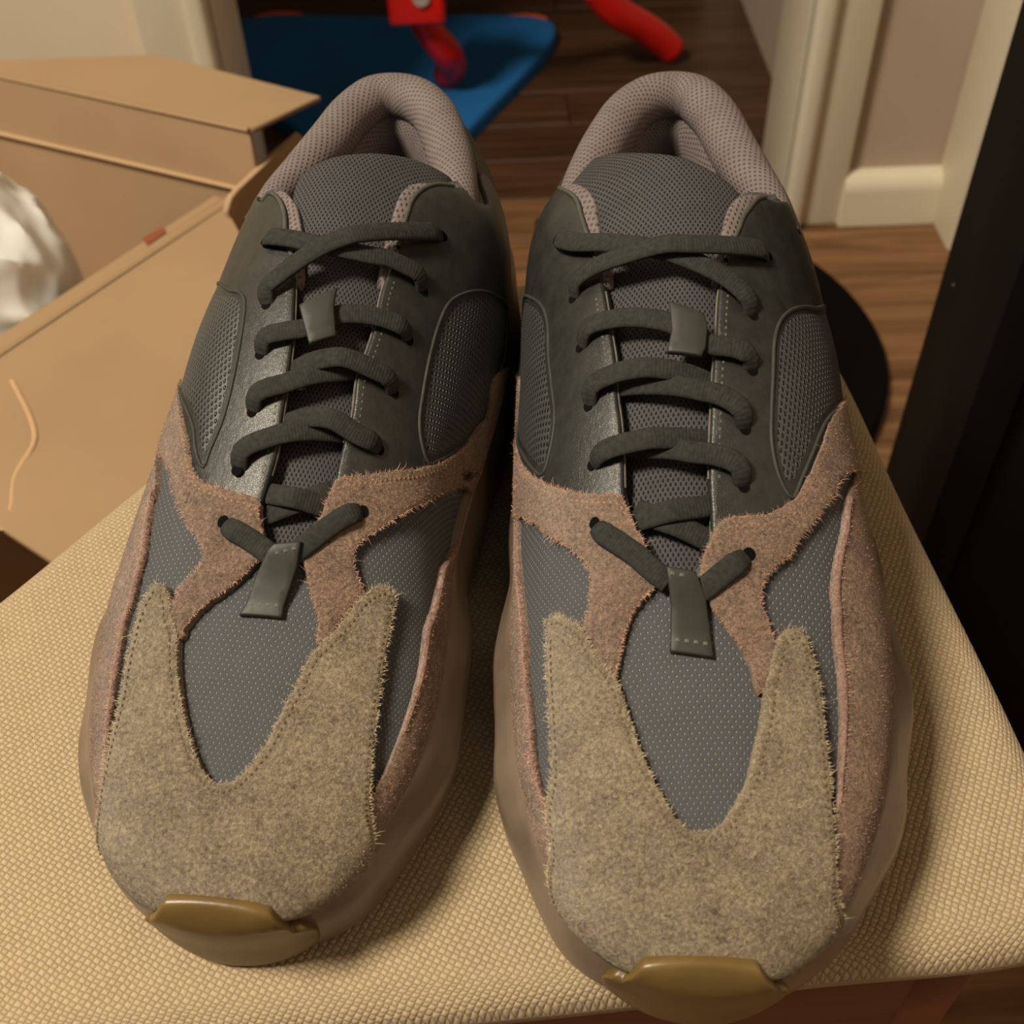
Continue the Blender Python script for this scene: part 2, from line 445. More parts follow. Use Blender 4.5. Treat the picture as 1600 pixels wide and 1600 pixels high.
# ------------------------------------------------------------------ black cabinet on the right
cb = empty('black_cabinet', (0.40, 0.55, 0))
tag(cb, 'tall black wooden cabinet standing right of the stool', 'cabinet')
def prism(name, quad, z0, z1, mat, parent, bevel=0.002):
    bm = bmesh.new()
    lo = [bm.verts.new((x, y, z0)) for x, y in quad]; hi = [bm.verts.new((x, y, z1)) for x, y in quad]
    bm.faces.new(lo[::-1]); bm.faces.new(hi)
    n = len(quad)
    for i in range(n): bm.faces.new((lo[i], lo[(i+1) % n], hi[(i+1) % n], hi[i]))
    o = bm_obj(name, bm, mat, parent, bevel, 2)
    if parent: o.location = -parent.location
    return o
prism('side_panel', [(0.277, 0.600), (0.216, 0.400), (0.234, 0.394), (0.296, 0.594)], 0, 1.7, M['black'], cb)
prism('body', [(0.297, 0.593), (0.236, 0.399), (0.515, 0.330), (0.515, 0.56)], 0.06, 1.66, M['black'], cb)
prism('plinth', [(0.300, 0.585), (0.246, 0.41), (0.51, 0.345), (0.51, 0.55)], 0, 0.06, M['black'], cb)
for (f, z) in ((0.27, 0.37), (0.27, 1.1)):
    x, y = 0.277 - f * 0.061, 0.6 - f * 0.2
    bm = bmesh.new(); bmesh.ops.create_uvsphere(bm, u_segments=10, v_segments=6, radius=0.0012)
    s = bm_obj('screw', bm, M['dark_screw'], cb); s.location = (x - 0.40, y - 0.55, z)

# ------------------------------------------------------------------ black curved band on the floor
cpts = []
for a in np.linspace(-2.2, 1.9, 60):
    cpts.append((0.127 + 0.250 * math.cos(a), 0.945 + 0.250 * math.sin(a)))
V, F = [], []
for i, (x, y) in enumerate(cpts):
    c = Vector((x - 0.127, y - 0.945, 0)).normalized()
    for dr, z in ((-0.050, 0.0), (-0.050, 0.012), (-0.046, 0.017), (0.010, 0.017), (0.014, 0.012), (0.014, 0.0)):
        V.append((x + c.x * dr, y + c.y * dr, z))
for i in range(len(cpts) - 1):
    for j in range(6):
        F.append((i*6+j, i*6+(j+1) % 6, (i+1)*6+(j+1) % 6, (i+1)*6+j))
F += [tuple(range(6)), tuple((len(cpts)-1)*6 + k for k in range(5, -1, -1))]
tag(mesh_obj('curved_band', V, F, M['black2'], None, False), 'black curved band lying on the wood floor behind the stool', 'band')

# ------------------------------------------------------------------ blue board with orange corners, in the hallway
bo = empty('blue_board', (-0.2, 1.55, 0))
tag(bo, 'blue flat padded board with orange corner feet on the dark hallway floor', 'play mat')
outl = catmull([(0.066, 1.742), (0.092, 1.715), (0.088, 1.665), (-0.035, 1.408), (-0.10, 1.275), (-0.14, 1.262), (-0.24, 1.262), (-0.255, 1.30), (-0.255, 1.40), (-0.40, 1.60), (-0.41, 1.74), (-0.37, 1.782), (-0.18, 1.768)], True, 0.012)
def slab(name, poly, z0, z1, mat, parent, r=0.006):
    V2, F2, D2, rim = fill([poly], 0.03, (r * 0.3, r))
    top = np.stack([V2[:, 0], V2[:, 1], z1 - r + r * np.sqrt(np.clip(1 - (1 - np.clip(D2 / r, 0, 1)) ** 2, 0, 1))], -1)
    vs = list(top); fs = [tuple(f) for f in F2]
    rv = sorted({i for e in rim for i in e}); mp = {i: len(vs) + k for k, i in enumerate(rv)}
    for i in rv: vs.append((V2[i, 0], V2[i, 1], z0))
    for a, b in rim: fs.append((a, mp[a], mp[b], b))
    o = mesh_obj(name, vs, fs, mat, parent)
    if parent: o.location = -parent.location
    return o
slab('board', outl, 0.0, 0.022, M['blue'], bo)
for (cx, cy) in ((0.045, 1.748), (-0.330, 1.792)):
    p = [(cx + 0.040 * math.cos(a), cy + 0.022 * math.sin(a)) for a in np.linspace(0, 2 * math.pi, 20, endpoint=False)]
    slab('corner_foot', np.array(p), 0.0, 0.016, M['orange'], bo, 0.005)

# ------------------------------------------------------------------ red toy stand with curved legs
def tube(name, pts, rad, mat, parent=None, seg=14, flat=1.0):
    P = catmull(pts, False, 0.006); n = len(P)
    V, F = [], []
    rad = np.interp(np.linspace(0, 1, n), np.linspace(0, 1, len(rad)), rad) if hasattr(rad, '__len__') else np.full(n, rad)
    T = np.gradient(P, axis=0); T /= np.linalg.norm(T, axis=1, keepdims=True)
    ref = np.array([0.0, 1.0, 0.0])
    for i in range(n):
        a = ref - T[i] * (ref @ T[i]); a /= np.linalg.norm(a); ref = a; b = np.cross(T[i], a)
        for k in range(seg):
            q = 2 * math.pi * k / seg
            V.append(P[i] + rad[i] * (a * math.cos(q) * flat + b * math.sin(q)))
    for i in range(n - 1):
        for k in range(seg):
            F.append((i*seg+k, i*seg+(k+1) % seg, (i+1)*seg+(k+1) % seg, (i+1)*seg+k))
    F.append(tuple(range(seg))[::-1]); F.append(tuple((n-1)*seg + k for k in range(seg)))
    return mesh_obj(name, V, F, mat, parent, True, None, True)
rd = empty('red_toy_stand', (0.05, 1.5, 0))
tag(rd, 'red plastic toy stand with curved legs standing over the blue board', 'toy')
def place(o): o.location = -rd.location; return o
place(tube('leg', [(-0.094, 1.470, 0.155), (-0.084, 1.472, 0.128), (-0.062, 1.490, 0.085), (-0.058, 1.515, 0.055), (-0.066, 1.530, 0.036)], [0.017, 0.018, 0.020, 0.020, 0.019], M['red'], rd, 14))
place(tube('leg', [(0.135, 1.56, 0.14), (0.170, 1.575, 0.095), (0.215, 1.60, 0.058), (0.245, 1.615, 0.030), (0.258, 1.62, 0.016)], [0.022, 0.022, 0.021, 0.021, 0.020], M['red'], rd, 14))
bkt = box('bracket', -0.128, -0.058, 1.43, 1.48, 0.148, 0.28, M['red'], rd, 0.006, 3); place(bkt)
place(tube('crossbar', [(-0.07, 1.47, 0.222), (0.0, 1.48, 0.210), (0.06, 1.51, 0.190), (0.135, 1.56, 0.142)], 0.016, M['red'], rd))
bm = bmesh.new(); bmesh.ops.create_cone(bm, cap_ends=True, segments=18, radius1=0.012, radius2=0.010, depth=0.006)
sw = bm_obj('bolt', bm, M['metal'], bkt); sw.rotation_euler = (math.radians(90), 0, 0); sw.location = (-0.086, 1.428, 0.184)

# ------------------------------------------------------------------ cardboard box and plastic bag
CZ = SEAT_Z - 0.120                       # rim of the box
bx = empty('cardboard_box', (-0.45, 0.70, 0))
tag(bx, 'open brown cardboard shipping box with raised flaps left of the stool', 'box')
def sheet(name, pts, th, mat, parent):
    """flat polygon of corrugated board with real thickness"""
    P = [Vector(p) for p in pts]
    n = Vector((0, 0, 0))
    for i in range(1, len(P) - 1): n += (P[i] - P[0]).cross(P[i+1] - P[0])
    n.normalize()
    bm = bmesh.new()
    a = [bm.verts.new(p + n * th / 2) for p in P]; b = [bm.verts.new(p - n * th / 2) for p in P]
    bm.faces.new(a); bm.faces.new(b[::-1]); k = len(P)
    for i in range(k): bm.faces.new((b[i], b[(i+1) % k], a[(i+1) % k], a[i]))
    o = bm_obj(name, bm, mat, parent, 0.0008, 1)
    if parent: o.location = -bx.location
    return o
q0 = Vector((-0.352, 0.473)); q1 = Vector((-0.176, 0.7195))      # near rim
e = (Vector((-0.373, 0.814)) - Vector((-0.185, 0.7235))).normalized()
q2 = q1 + e * 0.46; q3 = q0 + e * 0.46                          # back and left corners
def wall_sheet(name, a, b, z0, z1, mat): return sheet(name, [(a.x, a.y, z0), (b.x, b.y, z0), (b.x, b.y, z1), (a.x, a.y, z1)], 0.004, mat, bx)
wall_sheet('side_wall', q0, q1, 0.004, CZ, M['card'])
wall_sheet('back_wall', q1, q2, 0.004, CZ, M['card_in'])
wall_sheet('far_wall', q2, q3, 0.004, CZ, M['card_in'])
wall_sheet('front_wall', q3, q0, 0.004, CZ, M['card'])
sheet('box_bottom', [(q.x, q.y, 0.003) for q in (q0, q1, q2, q3)], 0.004, M['card_in'], bx)
# near flap, folded out flat
nrm = Vector((0.80, -0.60)).normalized()
fa, fb = q0 - (q1 - q0).normalized() * 0.0, q1
nf = sheet('flap', [(fa.x, fa.y, CZ), (fa.x + nrm.x * 0.20, fa.y + nrm.y * 0.20, CZ - 0.006), (-0.112, 0.525, CZ - 0.006), (-0.1865, 0.692, CZ - 0.0003), (-0.188, 0.7027, CZ)], 0.004, M['card'], bx)
sheet('rim_lip', [(q0.x, q0.y, CZ + 0.0006), (q1.x - 0.012, q1.y - 0.0168, CZ + 0.0006), (q1.x - 0.012 - 0.007, q1.y - 0.0168 + 0.005, CZ + 0.0006), (q0.x - 0.008, q0.y + 0.006, CZ + 0.0006)], 0.003, M['card'], bx)
# crease ridge along the near rim and the torn tape edge
def strip3(name, pts, w, mat, parent, h=0.0008):
    P = catmull(pts, False, 0.006); V, F = [], []
    T = np.gradient(P[:, :2], axis=0); T /= np.linalg.norm(T, axis=1, keepdims=True)
    for i, p in enumerate(P):
        nx, ny = -T[i, 1], T[i, 0]
        for d, z in ((-w, 0), (-w * 0.5, h), (w * 0.5, h), (w, 0)): V.append((p[0] + nx * d, p[1] + ny * d, p[2] + z))
    for i in range(len(P) - 1):
        for j in range(3): F.append((i*4+j, (i+1)*4+j, (i+1)*4+j+1, i*4+j+1))
    o = mesh_obj(name, V, F, mat, parent, True, None, True); o.location = -bx.location
    return o
d01 = (q1 - q0).normalized()
strip3('crease', [(q0.x + nrm.x * .004, q0.y + nrm.y * .004, CZ + 0.0022), ((q0.x + q1.x) / 2 + nrm.x * .004, (q0.y + q1.y) / 2 + nrm.y * .004, CZ + 0.0026), (q1.x + nrm.x * .004, q1.y + nrm.y * .004, CZ + 0.0022)], 0.004, M['card'], bx, 0.0012)
strip3('tape_edge', [(-0.283, 0.517, CZ - 0.0002 + 0.0016), (-0.262, 0.480, CZ - 0.0012 + 0.0016), (-0.2575, 0.465, CZ - 0.0015 + 0.0016), (-0.262, 0.440, CZ - 0.003 + 0.0016), (-0.258, 0.418, CZ - 0.0035 + 0.0016), (-0.2585, 0.402, CZ - 0.0042 + 0.0016)], 0.0015, M['tape'], bx, 0.0007)
sheet('printed_mark', [(-0.2348, 0.6561, CZ + 0.0028), (-0.2300, 0.6476, CZ + 0.0028), (-0.2200, 0.6622, CZ + 0.0028), (-0.2235, 0.6690, CZ + 0.0028)], 0.0008, M['red_print'], bx)
# back flap: upright band, then folded away at the top
z2 = SEAT_Z - 0.075
b0 = q1.copy(); b1 = q1 + e * 0.46
wall_sheet('flap', b0 + (b0 - b1).normalized() * 0.014, b1, CZ, z2, M['card_in'])
a0 = q1 + (b0 - b1).normalized() * 0.016
sheet('flap_top', [(a0.x, a0.y, z2), (-0.119, 0.752, z2 + 0.001), (-0.243, 0.822, z2 + 0.003), (-0.375, 0.830, z2 - 0.001), (-0.62, 0.95, z2 - 0.002), (b1.x, b1.y, z2)], 0.004, M['card'], bx)
strip3('crease', [(a0.x - 0.002, a0.y, z2 + 0.0015), (a0.x + (b1.x - a0.x) * 0.4, a0.y + (b1.y - a0.y) * 0.4, z2 + 0.0015), (b1.x, b1.y, z2 + 0.0012)], 0.003, M['card'], bx)
strip3('crease', [(b0.x + (b1.x - b0.x) * f + 0.002, b0.y + (b1.y - b0.y) * f - 0.0035, CZ) for f in (0.02, 0.4, 0.8, 0.98)], 0.003, M['card_in'], bx, 0.0008)
# torn end flap, in shade, leaning up past the near corner
sheet('end_flap', [(x + 0.003, y - 0.001, z + SEAT_Z) for x, y, z in [(-0.1773, 0.692, -0.1029), (-0.1681, 0.7083, -0.1018), (-0.1551, 0.731, -0.0994), (-0.1426, 0.7532, -0.0981), (-0.1406, 0.7582, -0.1052), (-0.1442, 0.755, -0.1207), (-0.1539, 0.7412, -0.1378), (-0.1638, 0.7262, -0.1516), (-0.1749, 0.7083, -0.1608), (-0.1825, 0.6925, -0.1499), (-0.1852, 0.6828, -0.1266), (-0.186, 0.6784, -0.113), (-0.1822, 0.6837, -0.1053)]], 0.004, M['card_in'], bx)

# white plastic bag, crumpled, inside the box
bm = bmesh.new(); bmesh.ops.create_icosphere(bm, subdivisions=6, radius=1.0)
from mathutils import noise as mn
for v in bm.verts:
    p = v.co.copy()
    r1 = 1 - abs(mn.noise(p * 1.6 + Vector((3.1, 0, 0)))) * 1.0
    r2 = 1 - abs(mn.noise(p * 3.3 + Vector((0, 7.7, 0)) + mn.noise_vector(p * 1.5) * 0.5))
    r3 = 1 - abs(mn.noise(Vector((p.x * 7, p.y * 4, p.z * 7))))
    r = 0.80 + 0.14 * r1 + 0.07 * r2 * r2 + 0.012 * r3
    v.co = Vector((p.x * 0.092 * r, p.y * 0.098 * r, p.z * (0.125 if p.z > 0 else 0.33) * r))
bag = bm_obj('plastic_bag', bm, M['bag'])
bag.data.polygons.foreach_set('use_smooth', [True] * len(bag.data.polygons))
bag.location = (-0.366, 0.628, SEAT_Z - 0.160); bag.rotation_euler = (0, 0, 0.6)
tag(bag, 'crumpled white plastic bag poking out of the open cardboard box', 'plastic bag')
# ------------------------------------------------------------------ stool with cream woven cushion
st = empty('upholstered_stool', (0, 0.27, 0))
tag(st, 'stool with a cream woven fabric seat carrying both sneakers', 'stool')
SO = catmull([(-0.255, 0.118), (-0.262, 0.150), (-0.225, 0.196), (-0.178, 0.256), (-0.131, 0.321), (-0.070, 0.392), (-0.01, 0.424), (0.07, 0.430), (0.118, 0.413), (0.133, 0.380), (0.143, 0.277), (0.1515, 0.184), (0.153, 0.142), (0.147, 0.125), (0.128, 0.120), (0.077, 0.117), (0.011, 0.112), (-0.08, 0.107), (-0.20, 0.102), (-0.24, 0.105)], True, 0.006)
RR = 0.009
V2, F2, D2, rim = fill([SO], 0.008, (0.0008, 0.002, 0.0045, 0.008))
cxy = np.array([-0.03, 0.25])
edge = RR * (1 - np.sqrt(np.clip(1 - (1 - np.clip(D2 / RR, 0, 1)) ** 2, 0, 1)))
wob = np.array([mn.noise(Vector((x * 9, y * 9, 0.3))) for x, y in V2]) * 0.0012
zz = SEAT_Z - edge + wob * np.clip(D2 / 0.05, 0, 1)
vs = list(np.stack([V2[:, 0], V2[:, 1], zz], -1)); fs = [tuple(f) for f in F2]
# fabric coordinates in centimetres, stretched over the rounded edge
ctr = V2 - cxy; ln = np.linalg.norm(ctr, axis=1, keepdims=True)
ext = np.clip(RR - D2, 0, RR)[:, None] * 0.55
uvs = list((V2 + ctr / np.maximum(ln, 1e-6) * ext) * 100)
rv = sorted({i for ee in rim for i in ee})
prev = {i: i for i in rv}
for dz, ins in ((0.003, 0.0), (0.0055, -0.0015), (0.0075, -0.005), (0.008, -0.03)):
    cur = {}
    for i in rv:
        c = ctr[i] / ln[i]
        cur[i] = len(vs); vs.append((V2[i, 0] + c[0] * ins, V2[i, 1] + c[1] * ins, SEAT_Z - RR - dz))
        uvs.append((V2[i] + c * (0.012 + dz)) * 100)
    for a, b in rim: fs.append((prev[a], cur[a], cur[b], prev[b]) if True else None)
    prev = cur
cu = mesh_obj('cushion', vs, fs, M['seat'], st, True, np.array(uvs)); cu.location = -st.location
# red-brown rails and legs
AP = [(-0.225, 0.116), (0.130, 0.130), (0.112, 0.385), (-0.03, 0.395)]
zt_, zb_ = SEAT_Z - RR - 0.0075, SEAT_Z - RR - 0.085
for i in range(4):
    a, b = Vector(AP[i]), Vector(AP[(i + 1) % 4]); d = (b - a).normalized(); nn = Vector((-d.y, d.x)) * 0.018
    o = prism('rail', [(a.x, a.y), (b.x, b.y), (b.x + nn.x, b.y + nn.y), (a.x + nn.x, a.y + nn.y)], zb_, zt_, M['seat_wood'], st)
for (x, y) in [(-0.205, 0.142), (0.106, 0.156), (0.098, 0.368), (-0.03, 0.372)]:
    bm = bmesh.new(); box_bm(bm, x - 0.016, x + 0.016, y - 0.016, y + 0.016, 0, zt_ - 0.002)
    for v in bm.verts:
        if v.co.z < 0.01: v.co.x = x + (v.co.x - x) * 0.65; v.co.y = y + (v.co.y - y) * 0.65
    o = bm_obj('leg', bm, M['seat_wood'], st, 0.003); o.location = -st.location
# ---- shoe last: one smooth surface S(u, v) in millimetres, u = toe to heel, v = -1 (medial sole line) .. 1 (lateral sole line)
UMAX = 340.0
_u = np.linspace(0, UMAX, 681)
_ds = (1 - np.exp(-_u / 14.0)) * (1 - np.exp(-(UMAX - _u) / 14.0))
_s = np.concatenate([[0], np.cumsum((_ds[1:] + _ds[:-1]) / 2)])
_s = 4.0 + _s / _s[-1] * 306.0
def _smooth(tab, sig=7.0, pin=True):
    t = np.array(tab, float)
    ut = np.interp(t[:, 0], _s, _u)
    y = np.interp(_u, ut, t[:, 1])
    k = int(4 * sig)
    x = np.arange(-k, k + 1) * 0.5
    g = np.exp(-x * x / (2 * (sig / 2) ** 2)); g /= g.sum()
    # odd reflection at the ends keeps the end values
    yp = np.concatenate([2 * y[0] - y[k:0:-1], y, 2 * y[-1] - y[-2:-k - 2:-1]])
    return np.convolve(yp, g, 'valid')
LAT = [(4,0),(6,12),(9,19),(15,27),(23,33.5),(34,39),(46,44),(60,48.5),(78,52.5),(95,54),(120,53),(150,50.5),(180,48.5),(210,47.5),(240,44.5),(265,40),(285,34.5),(296,29),(303,23),(307.5,15),(310,0)]
MED = [(4,0),(6,13),(9,20.5),(15,29.5),(23,34.5),(34,39.5),(46,43.5),(60,46.5),(78,48.5),(100,49.5),(130,50),(160,51),(190,51.5),(215,51),(240,49),(265,46.5),(285,41.5),(296,35),(303,27.5),(307.5,17),(310,0)]
ZF = [(4,26),(15,28.5),(50,30),(100,31.5),(150,36),(200,42),(250,47),(310,50)]
ZT = [(4,26),(5.5,29.5),(8,33.5),(11,35.8),(16,38.8),(25,42.5),(40,47),(60,53.5),(80,61),(97,69),(120,81),(140,92),(160,101),(180,108),(200,114),(219,118.5),(235,116),(255,110.5),(280,107.5),(310,107)]
_lat, _med, _zf, _zt = _smooth(LAT), _smooth(MED), _smooth(ZF, 12), _smooth(ZT)
def s_of(u): return np.interp(u, _u, _s)
def u_of(s): return np.interp(s, _s, _u)
MED_SLIM = 0.0             # the left shoe is slimmer at its inner waist
def surf(u, v):
    u = np.asarray(u, float); v = np.asarray(v, float)
    s = np.interp(u, _u, _s); zf = np.interp(u, _u, _zf); zt = np.interp(u, _u, _zt)
    wl = np.interp(u, _u, _lat); wm = np.interp(u, _u, _med)
    wm = wm * (1 - MED_SLIM * np.exp(-((s - 128) / 48.0) ** 2))
    vv = np.clip(v, -1, 1); ex = v - vv
    ph = vv * np.pi / 2
    sn = np.sin(ph); cs = np.maximum(np.cos(ph), 0)
    k = (1 - vv * 0.999) / 2
    w = np.where(vv > 0, wl, wm)
    # blend the two sides across the ridge so that the crest is smooth
    b = np.clip(vv / 0.5, -1, 1); b = b * (1.5 - 0.5 * b * b)
    w = 0.5 * (wl + wm) + 0.5 * (wl - wm) * b
    e = np.interp(s, [0, 60, 200, 310], [0.78, 0.82, 0.95, 0.95])
    z = zf + (zt - zf) * cs ** e - ex * 60.0
    g = np.exp(-((s - 224) / 26.0) ** 2)   # the ankle tabs flare
    w = w * (1 + g * (0.17 * np.exp(-((vv + 0.5) / 0.26) ** 2) - 0.04 * np.exp(-((vv - 0.5) / 0.26) ** 2)))
    return np.stack([w * sn, s, z], -1)
def surf_n(u, v, h=0.4):
    u = np.asarray(u, float); v = np.asarray(v, float)
    uu = np.clip(u, 2.5, UMAX - 2.5); vv = np.clip(v, -0.985, 0.985)
    du = surf(uu + h, vv) - surf(uu - h, vv)
    dv = surf(uu, vv + h / 60) - surf(uu, vv - h / 60)
    n = np.cross(dv, du)
    n /= np.maximum(np.linalg.norm(n, axis=-1, keepdims=True), 1e-9)
    # outward
    return n
